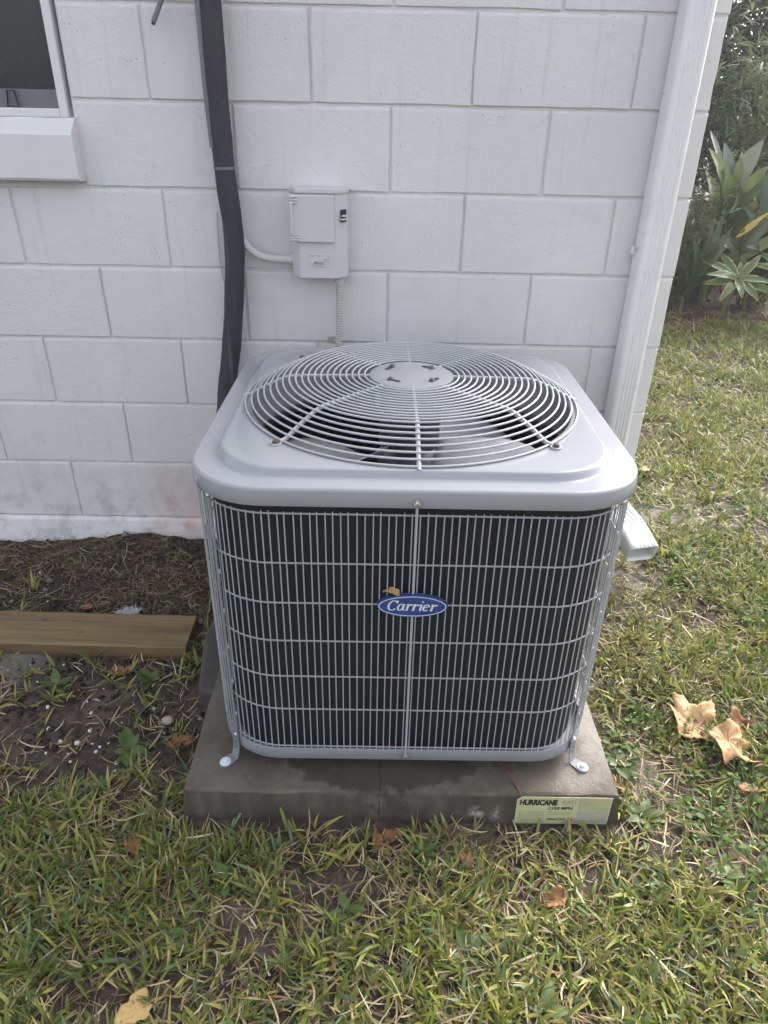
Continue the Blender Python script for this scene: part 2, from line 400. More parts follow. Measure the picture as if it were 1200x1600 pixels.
# ------------------------------------------------------------------ house: painted concrete-block corner
B = .2032; ZT = 1.52                                   # half block; a course line
WX0, WX1 = -2.6416, -1.6256                            # window opening
WZ0, WZ1 = ZT - B * 2, ZT + B * 4
XL = -3.4544; ZTOP = ZT + B * 5
house = thing('house', 'white painted concrete block house corner behind the cooling unit', 'house', (0, 0, 0))
def build_house():
    core = MB(); y0, y1 = .0060, .19; zb = -.3
    yc, dy = (y0 + y1) / 2, y1 - y0
    def cb(x0, x1, z0, z1): core.box(((x0 + x1) / 2, yc, (z0 + z1) / 2), (x1 - x0, dy, z1 - z0))
    e = -.0045
    cb(XL, WX0, zb, ZTOP); cb(WX1, e, zb, ZTOP); cb(WX0, WX1, zb, WZ0 + .02); cb(WX0, WX1, WZ1, ZTOP)
    core.box((-.0060 - .09, .19 + 2.0, (ZTOP + zb) / 2), (.18, 4.0, ZTOP - zb))       # return wall going back
    wall = core.build('wall', M['wall'], house)
    # block pieces: three mesh variants per length
    def block_mesh(L, H, seed, T=.03):
        rr = random.Random(seed); hx, hz = L / 2 - .0021, H / 2 - .0027
        nx = max(3, int(L / .05)); nz = 4; per = []
        for i in range(nx): per.append((-hx + 2 * hx * i / nx, -hz))
        for i in range(nz): per.append((hx, -hz + 2 * hz * i / nz))
        for i in range(nx): per.append((hx - 2 * hx * i / nx, hz))
        for i in range(nz): per.append((-hx, hz - 2 * hz * i / nz))
        n = len(per); v = []; 
        jit = [(rr.gauss(0, .0010), rr.gauss(0, .0007)) for _ in per]
        for (ins, top, bot, y, k) in ((0, 0, 0, T, .3), (0, 0, 0, .0064, 1), (.0016, .0030, .0006, .0011, 1), (.0050, .0085, .0022, rr.uniform(-.0003, .0003), .5)):
            for (x, z), (a, b) in zip(per, jit):
                sx = (hx - ins) / hx; ez = top if z > 0 else bot
                v.append((x * sx + a * k, y, z * (hz - ez) / hz + b * k))
        f = []
        for l in range(3):
            for i in range(n): j = (i + 1) % n; f.append((l * n + i, l * n + j, (l + 1) * n + j, (l + 1) * n + i))
        f.append(tuple(3 * n + i for i in range(n)))
        mb = MB(); mb.add(v, f); return mb.mesh('block', M['wall'], True, 6)
    cache = {}
    def put(x0, x1, z0, seed):
        if x1 - x0 < .05: return
        L = round(x1 - x0, 4); key = (L, seed % 4)
        if key not in cache: cache[key] = block_mesh(L, B, 100 + hash(key) % 991)
        link('block', cache[key], wall, ((x0 + x1) / 2 + random.gauss(0, .0006), random.uniform(-.0012, .0012), z0 + B / 2))
    sd = 0
    for k in range(-5, 7):                              # course k lies between line k and k+1
        z1 = ZT - B * k; z0 = z1 - B
        odd = (k % 2 == 0)
        edges = [0.0] + ([-B - 2 * B * i for i in range(9)] if odd else [-2 * B * (i + 1) for i in range(9)])
        edges = [max(e_, XL) for e_ in edges]
        for a, b in zip(edges[1:], edges[:-1]):
            if b - a < .01: continue
            segs = [(a, b)]
            if z0 >= WZ0 - .01 and z1 <= WZ1 + .01:
                segs = []
                if a < WX0: segs.append((a, min(b, WX0)))
                if b > WX1: segs.append((max(a, WX1), b))
            for s_ in segs: sd += 1; put(s_[0], s_[1], z0, sd)
    # blocks of the side wall going back from the corner
    for k in range(-5, 7):
        z0 = ZT - B * k - B; ys = [.032] + [(B if k % 2 else 2 * B) + 2 * B * i for i in range(6)]
        for a, b in zip(ys[:-1], ys[1:]):
            L = round(b - a, 4); key = (L, sd % 4); sd += 1
            if key not in cache: cache[key] = block_mesh(L, B, 100 + hash(key) % 991)
            link('block', cache[key], wall, (random.uniform(-.001, .001), (a + b) / 2, z0 + B / 2), (0, 0, PI / 2))
    # footing ledge
    ft = MB(); zt = ZT - 7 * B
    pth = [(.004, -.3), (-.014, -.3), (-.014, zt - .012), (-.010, zt - .004), (.004, zt - .001)]
    n = len(pth); xs = np.linspace(XL, -.002, 60); v = []
    for x in xs:
        for (y, z) in pth: v.append((x, y + .0016 * math.sin(x * 31) * (y < 0) + .001 * math.sin(x * 83), z + .0015 * math.sin(x * 47)))
    f = [(i * n + q, i * n + q + 1, (i + 1) * n + q + 1, (i + 1) * n + q) for i in range(len(xs) - 1) for q in range(n - 1)]
    f += [tuple(range(n)), tuple((len(xs) - 1) * n + q for q in reversed(range(n)))]
    ft.add(v, f).build('footing', M['wall'], house, True, angle=60)
    # window
    zs = 1.276
    win = MB(); fx = WX1 - .010; w_ = .034; yf = -.006; d = .06
    def bar(mb, x0, x1, z0, z1, y0, y1): mb.box(((x0 + x1) / 2, (y0 + y1) / 2, (z0 + z1) / 2), (x1 - x0, y1 - y0, z1 - z0))
    bar(win, fx - w_ * .62, fx, zs - .002, WZ1, yf, d); bar(win, WX0 + .004, WX0 + .025, zs - .002, WZ1, yf, d)
    bar(win, WX0 + .025, fx - w_ * .62, zs - .002, zs + .018, yf, d); bar(win, WX0 + .025, fx - w_ * .62, WZ1 - .02, WZ1, yf, d)
    wo_ = win.build('window', M['frame'], house, bevel=.003)
    s_ = MB(); ix0, ix1 = WX0 + .025, fx - w_ * .62
    bar(s_, ix0 + .001, ix1 - .001, zs + .0185, zs + .060, .012, .035); bar(s_, ix1 - .006, ix1 - .0005, zs + .0605, WZ1 - .0205, .012, .035)
    bar(s_, ix0 + .0005, ix0 + .006, zs + .0605, WZ1 - .0205, .012, .035)
    s_.build('sash', M['sash'], wo_, bevel=.002)
    pn = MB(); bar(pn, ix0 + .006, ix1 - .006, zs + .0605, WZ1 - .0205, .022, .026); pn.build('pane', M['screen'], wo_)
    lt = MB(); cx = -1.775; yy = .004; z0 = zs + .020
    lt.tube([(cx - .014, yy, z0), (cx - .009, yy, z0 + .036), (cx + .009, yy, z0 + .036), (cx + .014, yy, z0)], .0028, 6, True, (0, 1, 0))
    lt.build('latch', M['black'], wo_, True)
    bk = MB(); bk.box(((WX0 + WX1) / 2, .17, (WZ0 + WZ1) / 2 + .1), (WX1 - WX0 - .01, .01, WZ1 - WZ0 - .25)); bk.build('reveal', M['black'], wo_)
    # sill: slightly uneven cast block, sloping top
    sm = MB(); pr = [(.02, 1.127), (-.042, 1.130), (-.046, 1.136), (-.047, 1.236), (-.043, 1.243), (-.006, 1.274), (.02, 1.2745)]
    xs = np.linspace(WX0 - .02, -1.621, 36); n = len(pr); v = []
    for i, x in enumerate(xs):
        for (y, z) in pr: v.append((x, y + (.0007 * math.sin(x * 37 + z * 20) + .0004 * math.sin(x * 91)) * (y < 0), z + .0005 * math.sin(x * 53)))
    f = [(i * n + q, i * n + (q + 1) % n, (i + 1) * n + (q + 1) % n, (i + 1) * n + q) for i in range(len(xs) - 1) for q in range(n)]
    f += [tuple(reversed(range(n))), tuple((len(xs) - 1) * n + q for q in range(n))]
    sm.add(v, f).build('window_sill', M['sill'], house, True, angle=9)
build_house()

# ------------------------------------------------------------------ downspout with kick-out elbow
def downspout():
    t = thing('downspout', 'white ribbed metal downspout running down the house corner', 'downspout', (-.1035, -.048, .0))
    hw, hd = .034, .036                                  # half width / half depth
    def prof():
        p = []
        r = .011
        def arc(cx, cy, a0):
            for k in range(4): a = a0 + k * PI / 6; p.append((cx + r * math.cos(a), cy + r * math.sin(a)))
        arc(hw - r, hd - r, 0); arc(-hw + r, hd - r, PI / 2); arc(-hw + r, -hd + r, PI)
        xs = np.linspace(-hw + r + .003, hw - r - .003, 17)
        for i, x in enumerate(xs): p.append((x, -hd + (.0020 if (i % 4) in (2, 3) else 0) * 1.0))
        arc(hw - r, -hd + r, 3 * PI / 2)
        return p
    P = prof()
    m = MB(); z0, z1 = .30, 2.5; n = len(P); zz = [z0, .8, 1.4, 2.0, z1]
    v = [(x, y, z) for z in zz for x, y in P]
    f = [(i * n + q, i * n + (q + 1) % n, (i + 1) * n + (q + 1) % n, (i + 1) * n + q) for i in range(len(zz) - 1) for q in range(n)]
    m.add(v, f); m.build('pipe', M['gutter'], t, True, angle=38)
    # elbow: same section swept down and out
    path = spline([(0, 0, .34), (.002, -.002, .26), (.010, -.008, .225), (.042, -.030, .188), (.082, -.090, .150), (.1005, -.168, .120)], 5)
    e = MB(); k = len(path); wl = 1.03
    T0 = None
    for i in range(k):
        tg = (path[min(i + 1, k - 1)] - path[max(i - 1, 0)]).normalized()
        s_ = Vector((1, 0, 0)) - tg * tg.x; 
        yaw = .10 * min(1, i / (k * .8)); s_ = Vector((math.cos(yaw), math.sin(yaw), 0)); s_ = (s_ - tg * s_.dot(tg)).normalized()
        w_ = s_.cross(tg)                              # points to the pipe's front
        if i == 0: T0 = w_
        for (x, y) in P: e.v.append(tuple(path[i] + s_ * x * wl * (1.05 + .25 * min(1, i / (k * .6))) + (-w_ if T0.y < 0 else w_) * y * wl * .86))
    for i in range(k - 1):
        for q in range(n): w2 = (q + 1) % n; e.f.append((i * n + q, i * n + w2, (i + 1) * n + w2, (i + 1) * n + q))
    eo = e.build('elbow', M['gutter'], t, True, angle=38)
    so_ = eo.modifiers.new('solid', 'SOLIDIFY'); so_.thickness = .0014; so_.offset = -1
    sc = MB(); sc.lathe([(.0045, 0), (.0045, .003), (.002, .004)], 8, (-hw - .0005, .004, .99), Matrix.Rotation(-PI / 2, 3, 'Y')); sc.build('screw', M['bolt'], t, True)
    st = MB()
    for z in (.985,):
        st.box((-hw - .004, .024, z), (.008, .018, .022))
    st.build('strap', M['gutter'], t, bevel=.002)
downspout()

# ------------------------------------------------------------------ electrics and pipes on the wall
def disconnect():
    cx, zc = -.998, 1.0
    t = thing('disconnect_box', 'pale grey electrical disconnect box with hinged cover on the block wall', 'electrical box', (cx, 0, .905))
    # plan outline (x, y), y negative is out of the wall
    hw = .075
    lowp = [(-hw, .002), (-hw, -.052), (-.052, -.088), (.045, -.088), (hw, -.056), (hw, .002)]
    m = MB(); m.prism(lowp, 0, .222); m.build('housing', M['box'], t, bevel=.003)
    cv = MB()
    up = [(-.074, -.0895), (-.074, -.0965), (-.068, -.0985), (.038, -.0985), (.042, -.0965), (.042, -.0895)]
    cv.prism([(x * 1.0, y) for x, y in reversed(up)], .094, .209); c = cv.build('cover', M['box'], t, bevel=.0025)
    hd = MB(); hd.prism([(-.0775, -.010), (.0778, -.010), (.0778, -.060), (.046, -.094), (-.058, -.094), (-.0775, -.060)][::-1], .2115, .2245); hd.build('rain_hood', M['box'], t, bevel=.003)
    hg = MB(); hg.tube([(-.068, -.102, .114), (-.068, -.102, .190)], .0036, 8)
    for z in (.1, .106, .112, .19, .197, .204): hg.tube([(-.072, -.101, z), (-.052, -.101, z)], .0024, 6)
    hg.build('hinge', M['box'], c, True)
    la = MB(); la.box((.0650, -.0725, .158), (.018, .004, .030), Matrix.Rotation(R(50), 3, 'Z')); l_ = la.build('latch_recess', M['black'], t)
    lb = MB(); lb.lathe([(.0, -.003), (.007, -.002), (.008, 0), (.007, .002), (0, .003)], 10, (.066, -.076, .158), None, False)
    lb.box((.064, -.076, .150), (.016, .010, .004), Matrix.Rotation(R(50), 3, 'Z')); lb.build('latch', M['box'], t, True)
    # raised emblem: rounded frame, duck, name
    em = MB()
    def rrect(w, h, r, n=4):
        p = []
        for (sx, sy, a0) in ((1, 1, 0), (-1, 1, 90), (-1, -1, 180), (1, -1, 270)):
            for k in range(n + 1): a = R(a0 + 90 * k / n); p.append((sx * (w / 2 - r) + r * math.cos(a), sy * (h / 2 - r) + r * math.sin(a)))
        return p
    ex, ez = -.002, .046
    em.tube([(ex + x, -.0885, ez + z) for x, z in rrect(.056, .030, .005)], .0012, 5, True, (0, 1, 0))
    ef = em.build('emblem_frame', M['box'], t, True)
    duck = [(-.024, -.004), (-.014, -.009), (.012, -.009), (.017, -.004), (.015, .001), (.0115, .003), (.013, .0045), (.022, .0055), (.0225, .0075), (.016, .0085), (.0125, .0115), (.007, .0115), (.0035, .008), (.0045, .004), (.007, .0015), (.001, .002), (-.008, .0025), (-.014, .0005)]
    dk = MB(); n = len(duck); dk.add([(ex + x, -.0884, ez + z) for x, z in duck] + [(ex + x, -.0918, ez + z) for x, z in duck],
        [tuple(range(n, 2 * n))] + [(i, (i + 1) % n, n + (i + 1) % n, n + i) for i in range(n)])
    dk.build('emblem_duck', M['box'], t, bevel=.0006)
    text_mesh('Milbank', 'emblem_lettering', M['sash'], t, (ex - .0125, -.0921, ez - .0065), .0082, bold=.012, shear=.1, depth=.0002)
    ho = MB(); ho.lathe([(.014, 0), (.014, -.012), (.011, -.013)][::-1], 12, (.050, -.045, 0)); ho.build('hub', M['conduit'], t, True)

def text_mesh(txt, name, mat, parent, loc, size, bold=0.0, shear=0.0, sx=1.0, depth=0.0, align='LEFT'):
    """lettering in the local XZ plane facing -Y"""
    cu = bpy.data.curves.new(name, 'FONT'); cu.body = txt; cu.size = size; cu.offset = bold * size; cu.shear = shear; cu.align_x = align
    cu.extrude = depth; cu.resolution_u = 3
    tmp = bpy.data.objects.new('tmp', cu); COL.objects.link(tmp)
    dg = bpy.context.evaluated_depsgraph_get(); me = bpy.data.meshes.new_from_object(tmp.evaluated_get(dg))
    bpy.data.objects.remove(tmp); bpy.data.curves.remove(cu)
    me.transform(Matrix.Scale(sx, 4, (1, 0, 0))); me.transform(Matrix.Rotation(PI / 2, 4, 'X'))
    me.materials.clear(); me.materials.append(mat); me.name = name
    return link(name, me, parent, loc)

disconnect()

def pipes():
    t = thing('conduit', 'pale painted conduit elbow entering left side of the disconnect box', 'conduit', (-1.074, -.035, .945))
    c = MB(); c.tube(spline([(0.0, 0, 0), (-.045, 0, .0), (-.09, 0, .008), (-.125, 0, .032), (-.15, .004, .072), (-.165, .012, .14), (-.175, .03, .20)], 6), .0105, 10, False, (0, 1, 0)); c.build('tube', M['conduit'], t, True)
    c = MB(); c.tube([(.001, 0, 0), (-.014, 0, 0)], .0135, 12, False, (0, 1, 0)); c.build('coupling', M['conduit'], t, True)
    # flexible conduit
    t = thing('flexible_conduit', 'ribbed flexible metal conduit dropping from the disconnect box', 'conduit', (-.948, -.045, .70))
    path = spline([(0, 0, .193), (-.001, 0, .12), (-.003, 0, .03), (-.004, -.01, -.06), (-.004, -.09, -.16), (0, -.19, -.2)], 14)
    # resample into ribs
    L = [0.0]
    for a, b in zip(path[:-1], path[1:]): L.append(L[-1] + (b - a).length)
    N = int(L[-1] / .0018); pts = []; sc = []
    for i in range(N + 1):
        s = L[-1] * i / N; k = min(len(L) - 2, int(np.searchsorted(L, s, 'right') - 1)); u = (s - L[k]) / max(1e-9, L[k + 1] - L[k])
        pts.append(path[k].lerp(path[k + 1], u)); sc.append(1.0 if (i % 4) < 2 else .72)
    m = MB(); m.tube(pts, .0105, 10, False, (1, 0, .01), sc); m.build('tube', M['flex'], t, True, angle=60)
    m = MB(); m.tube([(0, 0, .204), (0, 0, .184)], .0135, 6, False, (1, 0, .01)); m.build('fitting', M['conduit'], t)
    m = MB(); m.box((-.022, .041, .017), (.034, .003, .018)); m.tube([(-.014, .03 - .045 * k, .017) for k in (0, .5)], .004, 8)
    m.build('clamp', M['flex'], t, bevel=.001)
    # insulated refrigerant line
    t = thing('refrigerant_line', 'black foam insulated refrigerant line climbing the wall behind the unit', 'pipe', (-1.24, -.05, .3))
    o = Vector((-1.24, -.05, .3))
    pts = [(-1.243, .08, 2.30), (-1.242, -.02, 2.24), (-1.242, -.05, 2.1), (-1.242, -.05, 1.75), (-1.241, -.05, 1.521), (-1.242, -.05, 1.328), (-1.239, -.05, 1.158), (-1.230, -.05, 1.003), (-1.240, -.05, .868), (-1.262, -.052, .705), (-1.288, -.06, .56), (-1.296, -.085, .43), (-1.26, -.14, .32), (-1.17, -.22, .27), (-1.08, -.30, .26)]
    P = [Vector(p) - o for p in spline(pts, 8)]
    sc = [1 + .02 * math.sin(i * .9) + .012 * math.sin(i * 2.3) for i in range(len(P))]
    m = MB(); m.tube(P, .0272, 16, False, (0, 1, .02), sc); m.build('insulation', M['foam'], t, True, angle=60)
    m = MB(); m.tube([Vector((-1.2395, -.050, 1.172)) - o, Vector((-1.2393, -.050, 1.166)) - o], .0288, 16, False, (0, 1, .02)); m.build('tape_seam', M['tape'], t, True)
    m = MB(); P2 = [Vector(p) - o for p in spline([(-1.27, -.052, 2.1), (-1.268, -.058, 1.75), (-1.267, -.060, 1.52), (-1.266, -.060, 1.34), (-1.262, -.061, 1.215)], 6)]
    m.tube(P2, .0085, 8, False, (0, 1, .02)); m.build('liquid_line', M['sash'], t, True)
    m = MB(); P3 = [Vector(p) - o for p in spline([(-1.276, -.02, 1.06), (-1.281, -.012, 1.0), (-1.283, -.008, .93), (-1.274, -.012, .86)], 5)]
    m.tube(P3, .0022, 6, False, (0, 1, .02)); m.build('control_cable', M['conduit'], t, True)
    # little dark stub
    t = thing('cable_stub', 'short cut dark cable end sticking out near the wall top', 'cable', (-1.33, 0, 1.60))
    m = MB(); m.tube(spline([(0, .01, .01), (-.002, -.02, -.005), (-.012, -.035, -.05), (-.05, -.045, -.124)], 5), .0062, 8, False, (1, 0, .01)); m.build('sheath', M['sash'], t, True)
    m = MB(); m.tube([(-.0495, -.0448, -.123), (-.0515, -.0455, -.129)], .0045, 8, False, (1, 0, .01)); m.build('core', M['black'], t, True)
pipes()

# ------------------------------------------------------------------ concrete pad
PADZ = .0885
def pad():
    t = thing('equipment_pad', 'wet brown grey concrete pad under the cooling unit', 'pad', (-.770, -.640, 0))
    hw, hd = .446, .449
    m = MB(); n = 18
    ring = []
    for i in range(n): ring.append((-hw + 2 * hw * i / n, -hd))
    for i in range(n): ring.append((hw, -hd + 2 * hd * i / n))
    for i in range(n): ring.append((hw - 2 * hw * i / n, hd))
    for i in range(n): ring.append((-hw, hd - 2 * hd * i / n))
    k = len(ring); rr = random.Random(3); v = []
    for (ins, z, j) in ((-.006, -.03, .0), (-.006, .002, .001), (-.001, PADZ - .006, .0012), (.0015, PADZ - .0015, .0016), (.006, PADZ, .001)):
        for (x, y) in ring:
            v.append((x * (hw - ins) / hw + rr.gauss(0, j), y * (hd - ins) / hd + rr.gauss(0, j), z + rr.gauss(0, j * .4) * (z > .05)))
    f = [(l * k + i, l * k + (i + 1) % k, (l + 1) * k + (i + 1) % k, (l + 1) * k + i) for l in range(4) for i in range(k)]
    f.append(tuple(4 * k + i for i in range(k)))
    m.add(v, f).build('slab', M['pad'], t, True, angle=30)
    # maker's sticker on the front face
    st = link('sticker', None, t, (.335, -hd - .0048, .047)); bpy.data.objects.remove(st)
    w, h = .196, .078
    sm = MB(); poly = [(-w / 2, -h / 2), (w / 2 - .002, -h / 2), (w / 2, h / 2 - .001), (-w / 2 + .010, h / 2), (-w / 2, h / 2 - .008)]
    sm.add([(x, 0, z) for x, z in poly] + [(x, .0007, z) for x, z in poly], [(0, 1, 2, 3, 4), (9, 8, 7, 6, 5)] + [(i, 5 + i, 5 + (i + 1) % 5, (i + 1) % 5) for i in range(5)])
    s = sm.build('sticker', M['sticker'], t, loc=(.3345, -hd - .0072, .0485), rot=(R(-2.6), 0, R(0)))
    text_mesh('HURRICANE', 'lettering', M['ink'], s, (-.0925, -.0005, .0165), .0205, .06, .12, .68)
    text_mesh('PAD', 'faded_lettering', M['ink2'], s, (-.0045, -.0005, .0165), .0205, .0, .12, .72)
    text_mesh('\u2264150 MPH', 'lettering', M['ink'], s, (-.034, -.0005, .0035), .0118, .025, .08, 1.0)
    text_mesh('DiversiTech', 'lettering', M['ink'], s, (-.032, -.0005, -.0275), .0098, .02, .15, .80)
    ar = MB(); ar.add([(.010, -.0006, -.019), (.026, -.0006, -.024), (.013, -.0006, -.031), (.017, -.0006, -.0245)], [(0, 3, 2, 1)]); ar.build('arrow_mark', M['red'], s)
    fl = MB(); rr = random.Random(5)
    for x0, x1, zs in ((-.092, -.036, np.arange(-.002, -.036, -.0042)), (-.03, .022, (-.003, -.0072, -.0114)), (.03, .094, (.034, .0298, .0256, .0214, .0172, .013, .0088, .0046))):
        for z in zs:
            x = x0
            while x < x1 - .004:
                L = min(rr.uniform(.004, .012), x1 - x); fl.box((x + L / 2, -.00045, z), (L, .0003, .0011)); x += L + .0016
    fl.build('fine_print', M['ink2'], s)
    wn = MB(); wn.add([(.026, -.0004, -.032), (.092, -.0004, -.033), (.093, -.0004, .000), (.030, -.0004, -.001)], [(0, 1, 2, 3)]); wn.build('worn_panel', M['sticker_grey'], s)
    # old slab edge below, coloured dark for the shadow gap under the pad
    t2 = thing('base_slab', 'older slab edge coloured dark for the shadow gap below the concrete pad', 'slab', (-.765, -.64, 0))
    b = MB(); b.box((0, 0, -.048), (.86, .91, .10)); b.build('edge', M['slab'], t2, bevel=.008)
    t3 = thing('broken_slab', 'dark leftover concrete piece between the board and the pad', 'slab', (-1.22, -.60, 0))
    b = MB(); poly = [(-.045, -.17), (.02, -.19), (.05, -.16), (.06, .2), (-.06, .22), (-.075, .03)]
    b.prism(poly, -.05, .058); b.build('chunk', M['slab'], t3, bevel=.012, seg=3)
pad()

# ------------------------------------------------------------------ cooling unit
CX, CY = -.7636, -.6413
ac = thing('air_conditioner', 'grey square outdoor air conditioner with wire guard and round top grille', 'air conditioner', (CX, CY, PADZ))
def rsq(h, r, n):
    """n points round a rounded square of half size h, starting mid right, counter-clockwise; returns pos, normal"""
    seg = 2 * (h - r); arc = PI * r / 2; tot = 4 * (seg + arc); out = []
    for i in range(n):
        s = tot * i / n + seg / 2
        k = int(s // (seg + arc)) % 4; d = s - (seg + arc) * (s // (seg + arc)); ang = k * PI / 2
        if d < seg: p = Vector((h, -seg / 2 + d, 0)); nn = Vector((1, 0, 0))
        else:
            a = (d - seg) / r; p = Vector((h - r + r * math.cos(a), h - r + r * math.sin(a), 0)); nn = Vector((math.cos(a), math.sin(a), 0))
        m = Matrix.Rotation(ang, 3, 'Z'); out.append((m @ p, m @ nn))
    return out
def build_ac():
    Z = lambda z: z - PADZ
    H = .4008; RC = .140
    ZLB, ZR, ZP = Z(.7265), Z(.7595), Z(.7735)
    # ---- lid
    N = 160; m = MB(); loops = []
    def ring_sq(h, r, z): loops.append([(p.x, p.y, z) for p, _ in rsq(h, r, N)])
    def ring_c(rad, z):
        # angles follow the rounded square so that columns line up
        base = rsq(.35, .15, N); loops.append([(rad * math.cos(math.atan2(p.y, p.x)), rad * math.sin(math.atan2(p.y, p.x)), z) for p, _ in base])
    ring_sq(H - .006, RC - .006, ZLB + .006); ring_sq(H - .006, RC - .006, ZLB); ring_sq(H - .0015, RC, ZLB - .0005); ring_sq(H, RC, ZLB + .002)
    ring_sq(H - .0005, RC, ZLB + .020); 
    for a in range(0, 91, 15): ring_sq(H - .0015 - .007 * (1 - math.cos(R(a))), RC - .007 * (1 - math.cos(R(a))), ZR - .007 + .007 * math.sin(R(a)))
    hp = .352; rp = .118
    ring_sq(hp + .010, rp + .014, ZR + .0004)
    for k in range(1, 8):
        u = k / 8; s = u * u * (3 - 2 * u); ring_sq(hp + .010 - .012 * u, rp + .014 - .012 * u, ZR + (ZP - ZR) * s)
    ring_sq(hp - .008, rp - .003, ZP)
    RH = .331
    ring_c(RH + .006, ZP + .0004); ring_c(RH + .003, ZP - .0006); ring_c(RH + .0008, ZP - .004); ring_c(RH, ZP - .011); ring_c(RH - .002, ZP - .085); ring_c(RH + .02, ZP - .125)
    v = [p for l in loops for p in l]
    f = [(l * N + i, l * N + (i + 1) % N, (l + 1) * N + (i + 1) % N, (l + 1) * N + i) for l in range(len(loops) - 1) for i in range(N)]
    m.add(v, f); lid = m.build('top_cover', M['lid'], ac, True, angle=50)
    so_ = lid.modifiers.new('solid', 'SOLIDIFY'); so_.thickness = .0012; so_.offset = -1
    # ---- fan grille: rings on eight bent spokes
    def dome(r):
        zr, zh = Z(.7790), Z(.8240); k_ = .250; u = max(0, (r - k_) / (.345 - k_))
        return zh - .003 * (r / k_) ** 2 - (zh - zr - .003) * (u ** 1.25) if r > k_ else zh - .003 * (r / k_) ** 2
    nr = 20
    for i in range(nr):
        r = .098 + (.3445 - .098) * i / (nr - 1)
        g = MB(); g.tube([(r * math.cos(2 * PI * k / 96), r * math.sin(2 * PI * k / 96), dome(r)) for k in range(96)], .0022, 6, True)
        g.build('grille_ring', M['wire'], ac, True, angle=80)
    for k in range(8):
        a = -PI / 2 + k * PI / 4 + R(.6); diag = k % 2 == 1
        rr_ = [.07, .12, .18, .23, .245, .262, .30, .335] + ([.349] if diag else [.352])
        path = [(r * math.cos(a), r * math.sin(a), dome(min(r, .345)) - .0042) for r in rr_]
        if diag: path[-1] = (path[-1][0], path[-1][1], ZP + .003)
        g = MB(); g.tube(path, .0043, 8); s = g.build('grille_spoke', M['wire'], ac, True, angle=60)
        if diag:
            x, y = .358 * math.cos(a), .358 * math.sin(a)
            e = MB(); e.lathe([(.0045, 0), (.0105, 0), (.0105, .003), (.0045, .003)], 16, (x, y, ZP + .0006), None, False); e.build('eyelet', M['wire'], s, True)
            b = MB(); b.lathe([(.0078, .0034), (.0078, .0045), (.0056, .0046), (.0056, .0085), (.004, .0095)], 6 if 1 else 8, (x, y, ZP)); b.build('bolt', M['rust'], s)
    hb = MB(); zh = dome(0) - .001
    hb.lathe([(.0, zh + .0035), (.036, zh + .0035), (.040, zh + .0025), (.060, zh + .0025), (.083, zh + .002), (.0875, zh), (.088, zh - .006), (.0865, zh - .006), (.0855, zh - .0015), (.0, zh - .0005)][::-1], 64, cap=False)
    hub = hb.build('motor_mount', M['lid'], ac, True, angle=40)
    for k in range(4):
        a = R(62 + 90 * k - 12); x, y = .058 * math.cos(a), .058 * math.sin(a)
        s = MB(); pl = []
        for q in range(12):
            b = 2 * PI * q / 12; ox = .0105 * (1 if math.cos(b) > 0 else -1)
            pl.append((ox + .0055 * math.cos(b), .0055 * math.sin(b)))
        mz = Matrix.Rotation(a + R(95), 3, 'Z')
        s.add([tuple(mz @ Vector((px, py, 0)) + Vector((x, y, zh + .0031))) for px, py in pl], [tuple(range(12))]); s.build('slot', M['motor'], hub)
        b = MB(); o_ = mz @ Vector((-.008, 0, 0)); b.lathe([(.0070, .0033), (.0070, .0042), (.0048, .0043), (.0048, .0080), (.0034, .0088)], 6, (x + o_.x, y + o_.y, zh)); b.build('bolt', M['hubbolt'], hub)
    # ---- fan and motor
    mo = MB(); mo.lathe([(.0, Z(.660)), (.055, Z(.662)), (.066, Z(.672)), (.0665, Z(.79)), (.060, Z(.802)), (0, Z(.803))], 32, cap=False); mo.build('motor', M['motor'], ac, True)
    fn = MB(); fn.lathe([(0, Z(.618)), (.03, Z(.618)), (.07, Z(.632)), (.075, Z(.640)), (.03, Z(.645)), (.008, Z(.660)), (0, Z(.660))], 28, cap=False); fan = fn.build('fan_hub', M['galv'], ac, True)
    for bi, a0 in enumerate((-42, 78, 198)):
        bl = MB(); nu, nv = 12, 10; v = []
        for i in range(nu + 1):
            u = i / nu; rr_ = .062 + (.312 - .062) * u
            span = R(62 + 26 * math.sin(u * PI * .9)); sw = R(-16 * u)
            for j in range(nv + 1):
                w = j / nv - .5; a = R(a0) + w * span + sw
                if i == nu: pass
                z = Z(.640) + .085 * w * (.75 + .35 * u) + .012 * (w * w * 4) 
                v.append((rr_ * math.cos(a) * (1 - .05 * (abs(w) * 2) ** 6 * u), rr_ * math.sin(a) * (1 - .05 * (abs(w) * 2) ** 6 * u), z))
        f = [(i * (nv + 1) + j, i * (nv + 1) + j + 1, (i + 1) * (nv + 1) + j + 1, (i + 1) * (nv + 1) + j) for i in range(nu) for j in range(nv)]
        bl.add(v, f); b = bl.build('fan_blade', M['blade'], fan, True, angle=60); so_ = b.modifiers.new('solid', 'SOLIDIFY'); so_.thickness = .0016
    # ---- coil behind the guard, base pan
    cl = MB(); hc = .372; P = rsq(hc, .125, 96)
    v = [(p.x, p.y, z) for z in (Z(.13), Z(.735)) for p, _ in P]; v += [(p.x * .93, p.y * .93, z) for z in (Z(.735), Z(.13)) for p, _ in P]
    f = [(l * 96 + i, l * 96 + (i + 1) % 96, ((l + 1) % 4) * 96 + (i + 1) % 96, ((l + 1) % 4) * 96 + i) for l in range(4) for i in range(96)]
    cl.add(v, f).build('coil', M['coil'], ac, True, angle=40)
    bp = MB(); loops = []
